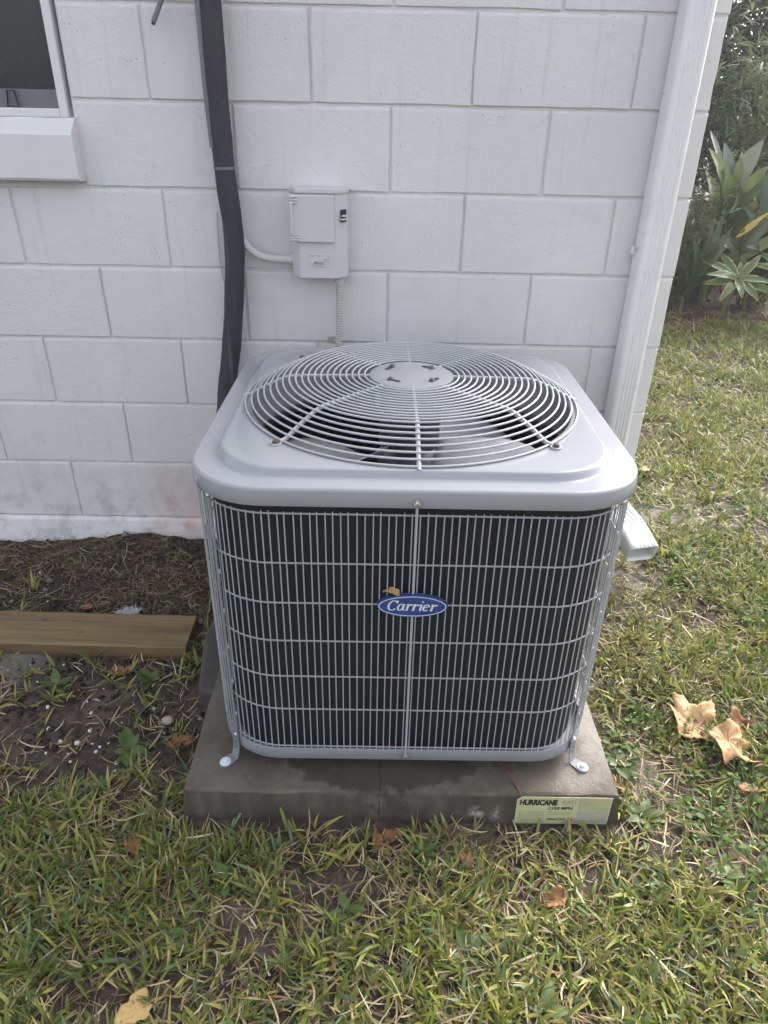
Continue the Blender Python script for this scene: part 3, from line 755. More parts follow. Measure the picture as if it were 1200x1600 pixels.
    for (h, z) in ((.10, Z(.128)), (.360, Z(.128)), (.3865, Z(.130)), (.3885, Z(.149)), (.3895, Z(.1505)), (.3915, Z(.1505)), (.393, Z(.148)), (.3935, Z(.124)), (.391, Z(.1195)), (.386, Z(.1185)), (.36, Z(.119)), (.1, Z(.119))):
        loops += [(p.x, p.y, z) for p, _ in rsq(h, max(.02, RC - .012 - (.39 - h)), 120)]
    nl = 12
    f = [(l * 120 + i, l * 120 + (i + 1) % 120, (l + 1) % nl * 120 + (i + 1) % 120, (l + 1) % nl * 120 + i) for l in range(nl - 1) for i in range(120)]
    f += [tuple(range(120)), tuple(11 * 120 + i for i in reversed(range(120)))]
    bp.add(loops, f); base = bp.build('base_pan', M['rim'], ac, True, angle=40)
    # ---- wire guard
    rows = [.7085, .609, .523, .4355, .348, .262, .1585]; hg = .3925; rg = .142
    P = rsq(hg, rg, 152)
    for z in rows:
        g = MB(); g.tube([(p.x, p.y, Z(z)) for p, _ in P], .00165, 6, True); g.build('guard_ring', M['wire'], ac, True, angle=80)
    NW = 218; P = rsq(hg + .0028, rg + .0028, NW)
    g = MB(); g.tube([(0, 0, Z(.1535)), (0, 0, Z(.45)), (0, 0, Z(.7135))], .0012, 6, False, (1, 0, .01)); wm = g.mesh('guard_wire', M['wire'], True, 80)
    for p, _ in P:
        if abs(p.x) < .005 and p.y < 0: continue
        link('guard_wire', wm, ac, (p.x + random.gauss(0, .0003), p.y, random.gauss(0, .0008)), (random.gauss(0, .0012), random.gauss(0, .0012), 0))
    # front strap with flattened ends
    s = MB(); ys = -(hg + .0085)
    s.tube([(0, ys, Z(.140)), (0, ys - .002, Z(.30)), (0, ys - .002, Z(.55)), (0, ys, Z(.728))], .0023, 8, False, (0, 1, .01)); st = s.build('guard_strap', M['wire'], ac, True)
    for z in (.1365, .7365):
        b = MB(); b.lathe([(.0085, 0), (.0085, .0022), (.0055, .0024), (.0055, .0065), (.0038, .0075)], 6, (0, -(H + .0006) if z > .5 else -.3945, Z(z)), Matrix.Rotation(PI / 2, 3, 'X')); b.build('screw', M['bolt'], st)
    # corner strips and feet
    for (sx, sy) in ((-1, -1), (1, -1), (-1, 1), (1, 1)):
        d = Vector((sx, sy, 0)).normalized(); tx = Vector((-d.y, d.x, 0))
        c = Vector((sx * (hg - rg), sy * (hg - rg), 0)) + d * (rg + .006)
        s = MB(); mt = Matrix((tx, d, Vector((0, 0, 1)))).transposed()
        s.box(c + Vector((0, 0, (Z(.142) + Z(.728)) / 2)), (.0068, .0020, .586), mt); cs = s.build('corner_strip', M['rim'], ac)
        for z in (.150, .723):
            b = MB(); b.lathe([(.006, 0), (.006, .002), (.004, .0055)], 8, c + d * .0013 + Vector((0, 0, Z(z))), mt @ Matrix.Rotation(-PI / 2, 3, 'X')); b.build('screw', M['bolt'], cs)
        for q in range(6):
            b = MB(); zc = Z(.655 - q * .088); b.box(c + tx * .007 + Vector((0, 0, zc)), (.004, .003, .008), mt); b.build('clip', M['wire'], cs)
        # anchor bracket: upright, bend, round tab and bolt
        bk = MB(); cb = c + d * .0035
        w = .0105; t_ = .0016
        pts = [(0, Z(.152)), (0.0, Z(.12)), (.004, Z(.0995)), (.006, .004)]
        v = []
        for (o_, z) in pts:
            for sgn in (-1, 1): v.append(cb + d * o_ + tx * sgn * w + Vector((0, 0, z)))
        tip = []
        for q in range(9):
            a = -PI / 2 + PI * q / 8; tip.append(cb + d * (.030 + .0150 * math.cos(a)) + tx * (w + .0035) * math.sin(a) + Vector((0, 0, .0028)))
        b0 = len(v); v += [cb + d * .0085 - tx * w + Vector((0, 0, .0028))] + tip + [cb + d * .0085 + tx * w + Vector((0, 0, .0028))]
        f = [(2 * i, 2 * i + 1, 2 * i + 3, 2 * i + 2) for i in range(3)] + [(6, 7, b0 + 10, b0)] + [tuple(b0 + i for i in range(11))]
        bk.add(v, f); bo = bk.build('anchor_bracket', M['bracket'], ac); so_ = bo.modifiers.new('solid', 'SOLIDIFY'); so_.thickness = .002; so_.offset = 0
        bb = MB(); pc = cb + d * .031 + Vector((0, 0, .0038)); bb.lathe([(.0115, 0), (.0115, .0016), (.0075, .0018)], 20, pc); bb.lathe([(.0065, .0016), (.0065, .007), (.005, .0085)], 6, pc); bb.build('anchor_bolt', M['white'], bo)
        for q in range(3):
            hh = MB(); hh.lathe([(.0025, 0), (.0025, .0006)], 8, cb + d * .0018 + Vector((0, 0, .014 + q * .014)), mt @ Matrix.Rotation(-PI / 2, 3, 'X')); hh.build('bracket_hole', M['motor'], bo)
    for (sx) in (-1, 1):
        b = MB(); b.lathe([(.006, 0), (.006, .002), (.004, .006)], 6, (sx * .30, -(H - .02), Z(.734)), Matrix.Rotation(PI / 2, 3, 'X')); b.build('screw', M['bolt'], lid)
    # service line going in at the back left is behind the cabinet
    # ---- badge
    bx, bz = -.0005, Z(.5315); yb = -(hg + .013)
    def oval(a, b, y0, y1, name, mat, par, ring=None, N=56):
        o_ = MB(); pr = [(a * math.cos(2 * PI * i / N), b * math.sin(2 * PI * i / N)) for i in range(N)]
        if ring is None:
            v = [(bx + x, y0, bz + z) for x, z in pr] + [(bx + x * .992, y1, bz + z * .985) for x, z in pr]
            f = [(i, N + i, N + (i + 1) % N, (i + 1) % N) for i in range(N)] + [tuple(N + i for i in reversed(range(N))), tuple(range(N))]
        else:
            q = [((a - ring) * math.cos(2 * PI * i / N), (b - ring) * math.sin(2 * PI * i / N)) for i in range(N)]
            v = [(bx + x, y1, bz + z) for x, z in pr] + [(bx + x, y1, bz + z) for x, z in q]
            f = [(i, (i + 1) % N, N + (i + 1) % N, N + i) for i in range(N)]
        o_.add(v, f); return o_.build(name, mat, par)
    bd = oval(.0635, .0245, yb + .004, yb - .003, 'badge', M['blue'], ac)
    oval(.0605, .0218, 0, yb - .0036, 'badge_border', M['white'], bd, .0017)
    # "Carrier" in a slanted roman hand drawn with a broad nib
    def nib(mb, pts, thick, thin, dep, ang=R(25)):
        P = [Vector((x, z)) for x, z in pts]; n = len(P); L, Rr = [], []
        for i in range(n):
            t_ = (P[min(i + 1, n - 1)] - P[max(i - 1, 0)]).normalized(); nrm = Vector((-t_.y, t_.x))
            w = thin + (thick - thin) * abs(math.sin(math.atan2(t_.y, t_.x) - ang * 0)) ** 1.4
            L.append(P[i] + nrm * w / 2); Rr.append(P[i] - nrm * w / 2)
        b0 = len(mb.v)
        for a, b in zip(L, Rr): mb.v.append((a.x, dep, a.y)); mb.v.append((b.x, dep, b.y))
        for i in range(n - 1): mb.f.append((b0 + 2 * i, b0 + 2 * i + 2, b0 + 2 * i + 3, b0 + 2 * i + 1))
    def arc(cx, cz, rx, rz, a0, a1, n=16): return [(cx + rx * math.cos(R(a0 + (a1 - a0) * i / n)), cz + rz * math.sin(R(a0 + (a1 - a0) * i / n))) for i in range(n + 1)]
    G = {
        'C': (1.22, [arc(.62, .74, .52, .74, 42, 320), [(1.0, 1.52), (1.02, 1.1)]]),
        'a': (1.0, [arc(.40, .50, .31, .48, 60, 400), [(.74, 1.0), (.72, .5), (.72, .14), (.84, .04), (.98, .12)]]),
        'r': (.80, [[(.05, .94), (.22, .98)], [(.24, 1.0), (.24, .5), (.24, 0)], [(.08, .03), (.42, .03)], [(.26, .62), (.38, .86), (.54, .97), (.68, .90)], arc(.66, .86, .05, .07, 0, 360, 8)]),
        'i': (.50, [[(.05, .94), (.22, .98)], [(.24, 1.0), (.24, .5), (.24, .12), (.34, .03), (.46, .1)], [(.27, 1.28), (.27, 1.48)]]),
        'e': (.90, [[(.14, .48), (.62, .58)], arc(.42, .50, .32, .48, 12, 318)]),
    }
    tm = MB(); x = 0; u = .0142; dep = 0; txt = 'Carrier'; tot = sum(G[c][0] for c in txt)
    for c in txt:
        w, st_ = G[c]
        for s_ in st_:
            q = [((px + x - tot / 2 + (pz - .7) * .26) * u * 1.03, (pz - .62) * u) for px, pz in s_]
            if len(q) < 4: q = [(q[0][0] + (q[-1][0] - q[0][0]) * k / 4, q[0][1] + (q[-1][1] - q[0][1]) * k / 4) for k in range(5)] if len(q) == 2 else q
            nib(tm, [(bx + a, bz + b) for a, b in q], u * .27, u * .11, yb - .0037 - dep); dep += .00004
        x += w
    tm.build('badge_lettering', M['white'], bd)
    # wind-blown leaf caught behind the badge
build_ac()

# ------------------------------------------------------------------ board
def board():
    t = thing('timber_board', 'weathered brown board lying on the soil by the wall', 'board', (-1.341, -.526, .0))
    L, W, T = .95, .140, .040; nx = 40; v = []
    pr = [(-W / 2, -.02), (-W / 2, T - .004), (-W / 2 + .004, T), (0, T + .0006), (W / 2 - .004, T), (W / 2, T - .004), (W / 2, -.02)]
    rr = random.Random(2)
    for i in range(nx + 1):
        x = -L * (1 - i / nx)
        for (y, z) in pr: v.append((x - (.004 * (y / W) if i == nx else 0), y + rr.gauss(0, .0005), z + rr.gauss(0, .0004)))
    n = len(pr); f = [(i * n + q, (i + 1) * n + q, (i + 1) * n + (q + 1) % n, i * n + (q + 1) % n) for i in range(nx) for q in range(n)]
    f += [tuple(range(n)), tuple(nx * n + q for q in reversed(range(n)))]
    m = MB(); m.add(v, f); m.build('plank', M['wood'], t, True, angle=25, rot=(0, 0, R(-1.0)))
board()

# ------------------------------------------------------------------ lawn
def vnoise(x, y, s, seed=0):
    """cheap smooth value noise on arrays"""
    x = x * s + seed * 17.3; y = y * s - seed * 9.1
    xi = np.floor(x).astype(int); yi = np.floor(y).astype(int); fx = x - xi; fy = y - yi; fx = fx * fx * (3 - 2 * fx); fy = fy * fy * (3 - 2 * fy)
    def h(a, b): n = (a * 374761393 + b * 668265263 + seed * 1442695) & 0x7fffffff; n = ((n ^ (n >> 13)) * 1274126177) & 0x7fffffff; return (n ^ (n >> 16)) % 10007 / 10007.0
    return (h(xi, yi) * (1 - fx) + h(xi + 1, yi) * fx) * (1 - fy) + (h(xi, yi + 1) * (1 - fx) + h(xi + 1, yi + 1) * fx) * fy

def excluded(x, y):
    pad_ = (x > -1.228) & (x < -.312) & (y > -1.118) & (y < -.18)
    brd = (x < -1.33) & (x > -2.3) & (y > -.605) & (y < -.445)
    slab = (x > -1.30) & (x < -1.15) & (y > -.79) & (y < -.37)
    wall_ = (x < .0) & (y > -.02)
    return pad_ | brd | slab | wall_ | (y > 3.3)

def density(x, y):
    n1 = vnoise(x, y, 5, 1); n2 = vnoise(x, y, 13, 2); d = np.clip((n1 * .6 + n2 * .4 - .20) * 2.4, 0.22, 1)
    def blob(cx, cy, rx, ry, lo): return 1 - (1 - lo) * np.exp(-(((x - cx) / rx) ** 2 + ((y - cy) / ry) ** 2) ** 1.5)
    d = d * blob(-.24, -.95, .10, .20, .08) * blob(-.26, -.70, .08, .12, .3) * blob(-.05, -.2, .24, .22, .15) * blob(.3, .3, .2, .25, .35) * blob(-.93, -1.25, .09, .05, .5) * blob(-.62, -1.16, .16, .04, .5) * blob(-1.0, -1.13, .28, .03, .5) * blob(-.75, -1.12, .5, .03, .5)
    left = x < -1.19
    k = np.clip((y + 1.10 - .12 * n1 + .12 * np.clip(-x - 1.6, 0, .3)) / .12, 0, 1)
    d = np.where(left, d * (1 - .86 * k), d)
    d = np.where((x < -1.15) & (y > -.45), d * .10, d)
    return d * np.clip((3.0 - y + .4 * n2) / .35, 0, 1)

def sample(n, x0, x1, y0, y1, fn):
    xs, ys = [], []
    while sum(map(len, xs)) < n:
        x = rng.uniform(x0, x1, n); y = rng.uniform(y0, y1, n); keep = (rng.random(n) < fn(x, y)) & ~excluded(x, y)
        xs.append(x[keep]); ys.append(y[keep])
    return np.concatenate(xs)[:n], np.concatenate(ys)[:n]

def blades(x, y, z, yaw, tilt, bend, L, W, roll, rows=4, widths=(.75, 1.0, .9, .55), yb=None):
    """returns verts (n, 2*rows+1, 3): a ribbon that leaves at `tilt` from vertical and bends over"""
    n = len(x); P = np.zeros((n, rows + 1, 3)); P[:, 0] = np.stack([x, y, z], 1); th = tilt.copy(); d = L / rows
    hx, hy = np.cos(yaw), np.sin(yaw)
    ya = yaw if yb is None else yaw - yb / 2
    for i in range(rows):
        if yb is not None: hx, hy = np.cos(ya), np.sin(ya); ya = ya + yb / rows
        P[:, i + 1, 0] = P[:, i, 0] + np.sin(th) * hx * d; P[:, i + 1, 1] = P[:, i, 1] + np.sin(th) * hy * d; P[:, i + 1, 2] = P[:, i, 2] + np.cos(th) * d
        th = th + bend / rows
    side = np.stack([-hy * np.cos(roll), hx * np.cos(roll), np.sin(roll)], 1)
    V = np.zeros((n, 2 * rows + 1, 3))
    for i in range(rows):
        w = (W * widths[i] / 2)[:, None] * side; V[:, 2 * i] = P[:, i] - w; V[:, 2 * i + 1] = P[:, i] + w
    V[:, 2 * rows] = P[:, rows]; return V

def ribbon_faces(n, rows):
    k = 2 * rows + 1; b = np.arange(n)[:, None] * k
    q = np.concatenate([b + np.array([[2 * i, 2 * i + 1, 2 * i + 3, 2 * i + 2]]) for i in range(rows - 1)]); t = b + np.array([[2 * rows - 2, 2 * rows - 1, 2 * rows]])
    return [q, t]

def lawn():
    def green(nsh, box, seedfn, Lr, Wr, per, name, label):
        X, Y = sample(nsh, *box, seedfn); m = len(X)
        sx = np.repeat(X, per); sy = np.repeat(Y, per); n = len(sx); j = np.tile(np.arange(per), m)
        base = np.repeat(rng.uniform(0, 2 * PI, m), per); yaw = base + (j % 2) * PI + rng.normal(0, .55, n)
        sx = sx + rng.normal(0, .006, n); sy = sy + rng.normal(0, .006, n); sz = terr(sx, sy) + rng.uniform(-.004, .006, n)
        tilt = np.clip(rng.normal(.80, .36, n), .02, 1.4); bend = rng.normal(.55, .4, n)
        L = rng.uniform(*Lr, n) * (.55 + .65 * rng.random(n)); W = rng.uniform(*Wr, n)
        roll = rng.normal(0, .45, n)
        V = blades(sx, sy, sz, yaw, tilt, bend, L, W, roll)
        patch = vnoise(sx, sy, 3.2, 5); r = rng.random(n); rs = np.repeat(rng.random(m), per)
        g1, g2, g3 = np.array([.072, .112, .022]), np.array([.180, .222, .042]), np.array([.33, .31, .095])
        a = np.clip(.15 + .55 * patch + .45 * (rs - .4), 0, 1)[:, None]; c = g1 * (1 - a) + g2 * a
        ye = (np.clip((r - .6) / .4, 0, 1) * .95)[:, None]; c = c * (1 - ye) + g3 * ye
        bl = (r < .14)[:, None]; c = np.where(bl, np.array([.095, .150, .075]), c)
        c = c * rng.uniform(.75, 1.25, n)[:, None] * np.array([1.2, 1.13, 1.05])
        cv = np.repeat(c[:, None], 9, 1); cv[:, :2] = cv[:, :2] * .6 + np.array([.20, .175, .10]) * .4        # pale sheath
        tipb = (rng.random(n) < .25); cv[tipb, 8] = (.26, .20, .11)
        o = link(name, fast_mesh(name, V.reshape(-1, 3), ribbon_faces(n, 4), M['grass'], cv.reshape(-1, 3)))
        tag(o, label, 'grass', kind='stuff')
    green(15000, (-2.6, 1.3, -2.3, .1), density, (.028, .070), (.0036, .0086), 6, 'lawn_grass', 'broad bladed green lawn grass in the foreground around the pad')
    green(19000, (-.1, 3.6, .1, 3.3), density, (.030, .080), (.005, .009), 4, 'lawn_grass', 'green lawn grass running back past the house corner')
    def straw(n, box, fn, name, label, Lr, Wr, tone=0):
        X, Y = sample(n, *box, fn); Zt = terr(X, Y) + rng.uniform(.002, .020, n) * (1.0 if not tone else .5)
        yaw = rng.uniform(0, 2 * PI, n); tilt = np.clip(rng.normal(1.42, .16, n), .7, 1.72); bend = rng.normal(.12, .35, n)
        L = rng.uniform(*Lr, n) * rng.uniform(.5, 1.2, n); W = rng.uniform(*Wr, n)
        V = blades(X, Y, Zt, yaw, tilt, bend, L, W, rng.normal(0, .5, n), 4, (.8, 1, .9, .6), rng.normal(0, .75, n))
        zt = terr(V[..., 0], V[..., 1]) + .0012; V[..., 2] = np.maximum(V[..., 2], zt)
        r = rng.random(n)[:, None]; A, Bc, Cc, D = np.array([.36, .28, .16]), np.array([.24, .17, .09]), np.array([.48, .41, .27]), np.array([.13, .085, .05])
        c = np.where(r < .35, A, np.where(r < .65, Bc, np.where(r < .82, Cc, D))) * rng.uniform(.7, 1.2, n)[:, None]
        if tone == 1: c = c * .62
        if tone == 2: c = c * rng.uniform(.35, 1.15, n)[:, None]
        o = link(name, fast_mesh(name, V.reshape(-1, 3), ribbon_faces(n, 4), M['straw'], np.repeat(c[:, None], 9, 1).reshape(-1, 3)))
        tag(o, label, 'dry grass', kind='stuff')
    near = lambda x, y: np.where(y > -.45, np.where(x < -1.1, 0, .5), np.clip(.35 + .9 * vnoise(x, y, 6, 9), 0, 1)) * np.where((x < -1.2) & (y > -1.02), np.clip(1.4 * vnoise(x, y, 9, 14) - .22, .06, .6), 1)
    straw(36000, (-2.6, 1.3, -2.3, .1), near, 'dry_straw', 'tan dead grass lying between the green blades', (.03, .075), (.0018, .0042))
    straw(19000, (-.1, 3.6, .1, 3.4), lambda x, y: np.clip(.3 + .9 * vnoise(x, y, 4, 3), 0, 1), 'dry_straw', 'tan dead grass in the far lawn beyond the house corner', (.03, .08), (.002, .004))
    straw(4600, (-2.5, -1.15, -.46, -.012), lambda x, y: np.clip(.2 + 1.2 * vnoise(x, y, 8, 4) - .5 * (x > -1.5) * (y > -.2), .06, 1), 'root_litter', 'dry roots and stems strewn over the dark bed by the wall', (.02, .09), (.0008, .0020), 2)
    straw(2600, (.3, 5, 2.8, 4.6), lambda x, y: np.ones_like(x) if False else (y < 3.3) * 1.0, 'mulch_litter', 'brown leaf litter at the lawn edge under the plants', (.05, .16), (.004, .012), 1)
lawn()

# creeping broadleaf ground cover mixed into the grass on the right
def ground_cover():
    fn = lambda x, y: np.clip((vnoise(x, y, 4.5, 21) - .45) * 3, 0, 1) * (x > -.32)
    n = 1000; X, Y = sample(n, -.32, 1.3, -1.6, .6, fn)
    xs = np.repeat(X, 4) + rng.normal(0, .012, n * 4); ys = np.repeat(Y, 4) + rng.normal(0, .012, n * 4); N = n * 4
    zs = terr(xs, ys) + rng.uniform(.008, .032, N); yaw = rng.uniform(0, 2 * PI, N)
    V = blades(xs, ys, zs, yaw, rng.normal(1.25, .3, N), rng.normal(.2, .3, N), rng.uniform(.010, .022, N), rng.uniform(.007, .014, N), rng.normal(0, .3, N), 4, (.3, .85, 1, .8))
    c = np.array([.085, .14, .032]) * rng.uniform(.5, 1.35, N)[:, None] * (1 + .35 * rng.normal(0, 1, (N, 1)) * np.array([.5, .1, .2]))
    c = np.clip(c, .01, 1)
    o = link('ground_cover', fast_mesh('ground_cover', V.reshape(-1, 3), ribbon_faces(N, 4), M['foliage'], np.repeat(c[:, None], 9, 1).reshape(-1, 3)))
    tag(o, 'small round leaved creeping weed among the grass right of the pad', 'ground cover', kind='stuff')
ground_cover()

# ------------------------------------------------------------------ leaves and plants
def leaf_mesh(name, mat, L, W, arch=.3, fold=.25, wave=0.0, nu=8, nv=4, blunt=.6, seed=0, twist=0.0):
    """leaf from origin along +X, bending down by `arch` (rad); UV.x runs across"""
    rr = random.Random(seed); v = []; uv = []; x = z = 0.0; th = 0.0; ph = rr.uniform(0, 6)
    for i in range(nu + 1):
        u = i / nu
        w = W / 2 * (math.sin(PI * min(1, u ** blunt * .97 + .02)) ** .8) + .0008 * (1 - u)
        for j in range(nv + 1):
            s = j / nv * 2 - 1; a = twist * u
            yy = w * s; zz = abs(s) * w * fold + wave * w * math.sin(u * 14 + ph + s) * abs(s)
            v.append((x - zz * math.sin(-th) * .3, yy * math.cos(a) - zz * math.sin(a), z + zz * math.cos(a) + yy * math.sin(a))); uv.append((j / nv, u))
        d = L / nu; x += math.cos(th) * d; z += math.sin(th) * d; th -= arch / nu
    f = [(i * (nv + 1) + j, (i + 1) * (nv + 1) + j, (i + 1) * (nv + 1) + j + 1, i * (nv + 1) + j + 1) for i in range(nu) for j in range(nv)]
    me = bpy.data.meshes.new(name); me.from_pydata(v, [], f); me.materials.append(mat)
    ul = me.uv_layers.new(name='UVMap')
    for lp in me.loops: ul.data[lp.index].uv = uv[lp.vertex_index]
    me.polygons.foreach_set('use_smooth', [True] * len(me.polygons)); me.update(); return me

M['weed'] = m_leafy('weed_leaf', (.05, .085, .018), (.105, .15, .034), .55, .2)
weed_meshes = [leaf_mesh('leaf', M['weed'], 1, .48, .5, .2, .05, 6, 4, .75, s) for s in range(3)]
def weed(x, y, n, size, label, upright=.5):
    t = thing('weed', label, 'weed', (x, y, float(terr(x, y))), 'broadleaf weeds in the lawn')
    for i in range(n):
        a = 2.4 * i + random.uniform(-.3, .3); s = size * random.uniform(.6, 1.1); r = .15 * size * (i / n)
        o = link('leaf', random.choice(weed_meshes), t, (r * math.cos(a), r * math.sin(a), .008 + .25 * size * (1 - i / n) * random.uniform(.4, 1)))
        o.rotation_euler = Euler((random.uniform(-.3, .3), -random.uniform(.1, upright), a)); o.scale = (s, s, s)
    m = MB(); m.tube([(0, 0, -.01), (.001, 0, .006), (0, .001, .008 + .3 * size)], .0016, 5, False, (1, 0, 0)); m.build('stem', M['weed'], t, True)
weed(-.728, -1.175, 22, .034, 'leafy bright green weed clump at front edge of the pad', .9)
weed(-.263, -1.085, 12, .045, 'broad leaved weed beside the front right pad corner', .7)
weed(-.274, -.95, 7, .05, 'pale green low weed against the right side of the pad', .5)
weed(-1.387, -.926, 8, .055, 'dark green weed on bare soil left of the pad', .8)
weed(-1.414, -.686, 10, .045, 'green weed just in front of the board end', .8)
weed(-1.638, -.725, 7, .045, 'small weed on bare soil below the board middle', .8)
weed(-1.106, -1.232, 7, .045, 'round leaved weed in grass below the front left pad corner', .6)
weed(-1.193, -1.341, 7, .042, 'yellowish round leaved weed low in the left lawn', .5)
weed(-.870, -1.291, 5, .04, 'small weed in grass below the middle of the pad', .7)
weed(-.652, -1.367, 5, .045, 'weed with two broad leaves in grass near the bottom centre', .8)
weed(-.142, -1.218, 9, .038, 'low weed in grass toward the lower right', .6)
weed(-.542, -1.455, 5, .05, 'broad leaved weed at the bottom edge of the picture', .9)

def fallen_leaf(x, y, size, rot, mat, label, lobes=5, curl=.5, lift=.012, seed=0, tilt=(0, 0), name='fallen_leaf', stem=True):
    rr = random.Random(seed); N, K = 84, 6; v = [(0, 0, 0)]
    def rad(a):
        if lobes <= 1: return (1 + .12 * math.sin(a * 3 + seed) + .06 * math.sin(a * 7 + seed * 2)) / math.sqrt((math.cos(a)) ** 2 + (math.sin(a) / .6) ** 2)
        a = (a + PI) % (2 * PI) - PI; sp_ = R(58) if lobes >= 5 else R(80); hm = (lobes - 1) // 2
        k = max(-hm, min(hm, round(a / sp_))); d = min(1, abs(a - k * sp_) / (sp_ / 2))
        tip = (1.0, .92, .66)[min(2, abs(k))] * (1 + .12 * math.sin(seed * 3.7 + k * 2.1))
        b = .56 + (tip - .56) * (1 - d) ** 1.3
        if abs(a) > hm * sp_ + sp_ * .5: b = .48
        return b * (1 + .07 * abs(math.sin(a * 13 + seed)) + .03 * math.sin(a * 41))
    p1, p2, p3 = rr.uniform(0, 6), rr.uniform(0, 6), rr.uniform(0, 6)
    for k in range(1, K + 1):
        for i in range(N):
            a = 2 * PI * i / N; r = rad(a) * k / K; px, py = r * math.cos(a), r * math.sin(a)
            z = curl * (.55 * px * px * math.sin(p1) + .6 * py * py * (1 if rr.random() < 2 else 0) + .25 * math.sin(px * 4 + p2) * r + .25 * math.sin(py * 5 + px * 2 + p3) * r) + .05 * r * math.sin(a * lobes + p2) + .05 * math.sin(a * 9 + p3 + r * 7) * r + .07 * math.sin(px * 9 + p1) * math.sin(py * 8 + p2) * r
            v.append((px, py, z))
    f = [(0, 1 + i, 1 + (i + 1) % N) for i in range(N)] + [(1 + k * N + i, 1 + (k + 1) * N + i, 1 + (k + 1) * N + (i + 1) % N, 1 + k * N + (i + 1) % N) for k in range(K - 1) for i in range(N)]
    zmin = min(p[2] for p in v)
    t = thing(name, label, 'leaf', (x, y, float(terr(x, y)) + lift))
    t.rotation_euler = (tilt[0], tilt[1], rot)
    m = MB(); m.add([(a * size, b * size, (c - zmin * .6) * size) for a, b, c in v], f); o = m.build('leaf_blade', mat, t, True, angle=80)
    so_ = o.modifiers.new('solid', 'SOLIDIFY'); so_.thickness = .0006
    if stem:
        m = MB(); z0 = (-zmin * .6) * size
        m.tube(spline([(0, 0, z0 - .0008), (-size * .6, .002, z0 * .6 + .001), (-size * 1.15, size * .12, .004)], 4), .0012, 5); m.build('leaf_stalk', M['twig'], t, True)
    return t
M['tan'] = m_dry('dry_leaf_tan', (.36, .20, .085), (.52, .33, .17)); M['rustleaf'] = m_dry('dry_leaf_brown', (.19, .08, .03), (.30, .14, .055))
M['ochre'] = m_dry('dry_leaf_ochre', (.42, .28, .10), (.50, .36, .16)); M['orange'] = m_dry('dry_leaf_orange', (.26, .125, .05), (.38, .20, .085))
fallen_leaf(-.055, -.828, .088, R(100), M['tan'], 'large curled tan lobed leaf on the grass right of the pad', 5, .65, .022, 4, (.18, -.1))
fallen_leaf(-.005, -.885, .076, R(-60), M['tan'], 'crumpled tan lobed leaf overlapping the larger leaf on its lower right', 5, .85, .030, 9, (-.15, .2))
fallen_leaf(.048, -.838, .052, R(20), M['rustleaf'], 'dark brown leaf behind the curled tan leaves', 3, .5, .026, 12, (.4, .2))
fallen_leaf(-.484, -1.265, .026, R(20), M['orange'], 'small curled orange leaf in the grass below the sticker', 1, .9, .022, 5, (.3, -.3))
fallen_leaf(-1.205, -1.468, .034, R(60), M['ochre'], 'yellow ochre leaf at the bottom left of the lawn', 1, .35, .026, 6, (.2, .3))
fallen_leaf(-.822, -1.152, .026, R(100), M['rustleaf'], 'upright brown leaf at the front edge of the pad', 1, .6, .026, 7, (.9, .1))
fallen_leaf(-.785, -1.135, .022, R(10), M['rustleaf'], 'flat reddish leaf touching the pad front beside the weed clump', 1, .4, .012, 8)
fallen_leaf(-.640, -1.182, .024, R(75), M['rustleaf'], 'brown leaf in straw right of the weed clump', 1, .5, .014, 10)
fallen_leaf(-1.290, -.905, .022, R(80), M['orange'], 'orange leaf left of the front left anchor bracket', 1, .7, .014, 14, (.3, 0))
fallen_leaf(-1.262, -.900, .019, R(50), M['orange'], 'smaller orange leaf tucked against the left pad side', 1, .6, .016, 15, (.3, .3))
fallen_leaf(-.006, -1.010, .020, R(0), M['orange'], 'small reddish leaf in grass below the curled tan leaves', 1, .5, .022, 16)
fallen_leaf(-1.688, -.385, .020, R(30), M['orange'], 'orange leaf resting behind the board', 1, .5, .008, 17)
fallen_leaf(-.278, -1.000, .024, R(80), M['orange'], 'reddish orange leaf at the right pad side under a weed', 1, .4, .010, 18)
fallen_leaf(.277, .573, .03, R(40), M['tan'], 'small tan leaf near the house corner', 1, .5, .02, 19)
fallen_leaf(-1.303, -1.17, .022, R(140), M['rustleaf'], 'rust brown leaf in grass far left of the pad front', 1, .6, .018, 20)
fallen_leaf(-1.50, -.655, .030, R(10), M['rustleaf'], 'dark brown leaf on soil in front of the board', 1, .4, .008, 21)
fallen_leaf(-.822, -1.037, .016, R(150), M['ochre'], 'ochre leaf tip poking out above the blue badge', 1, .8, 0, 22, (0, .2), stem=False)
bpy.data.objects[[o.name for o in bpy.data.objects if o.get('label', '').startswith('ochre leaf tip')][0]].location = (-.803, -1.046, .5575)

# twig on the pad, pale stone, perlite, fluff
t = thing('twig', 'thin reddish brown twig lying across the front edge of the pad', 'twig', (-.545, -1.03, PADZ))
m = MB(); m.tube(spline([(-.022, .04, .002), (-.006, 0, .0035), (.012, -.04, .004), (.018, -.062, .001)], 4), .0021, 6, scale=None); m.build('stick', M['twig'], t, True)
def pebble(r, seed, sq=(1, 1, 1)):
    rr = random.Random(seed); import bmesh
    bm = bmesh.new(); bmesh.ops.create_icosphere(bm, subdivisions=2 if r > .008 else 1, radius=1)
    for v in bm.verts:
        k = 1 + .18 * mnoise.noise(v.co * 1.6 + Vector((seed * 3.1, 0, 0))); v.co = Vector((v.co.x * sq[0], v.co.y * sq[1], v.co.z * sq[2])) * k * r
    me = bpy.data.meshes.new('pebble'); bm.to_mesh(me); bm.free(); me.polygons.foreach_set('use_smooth', [True] * len(me.polygons)); return me
me = pebble(.014, 5, (1.15, .9, .75)); me.materials.append(M['stone'])
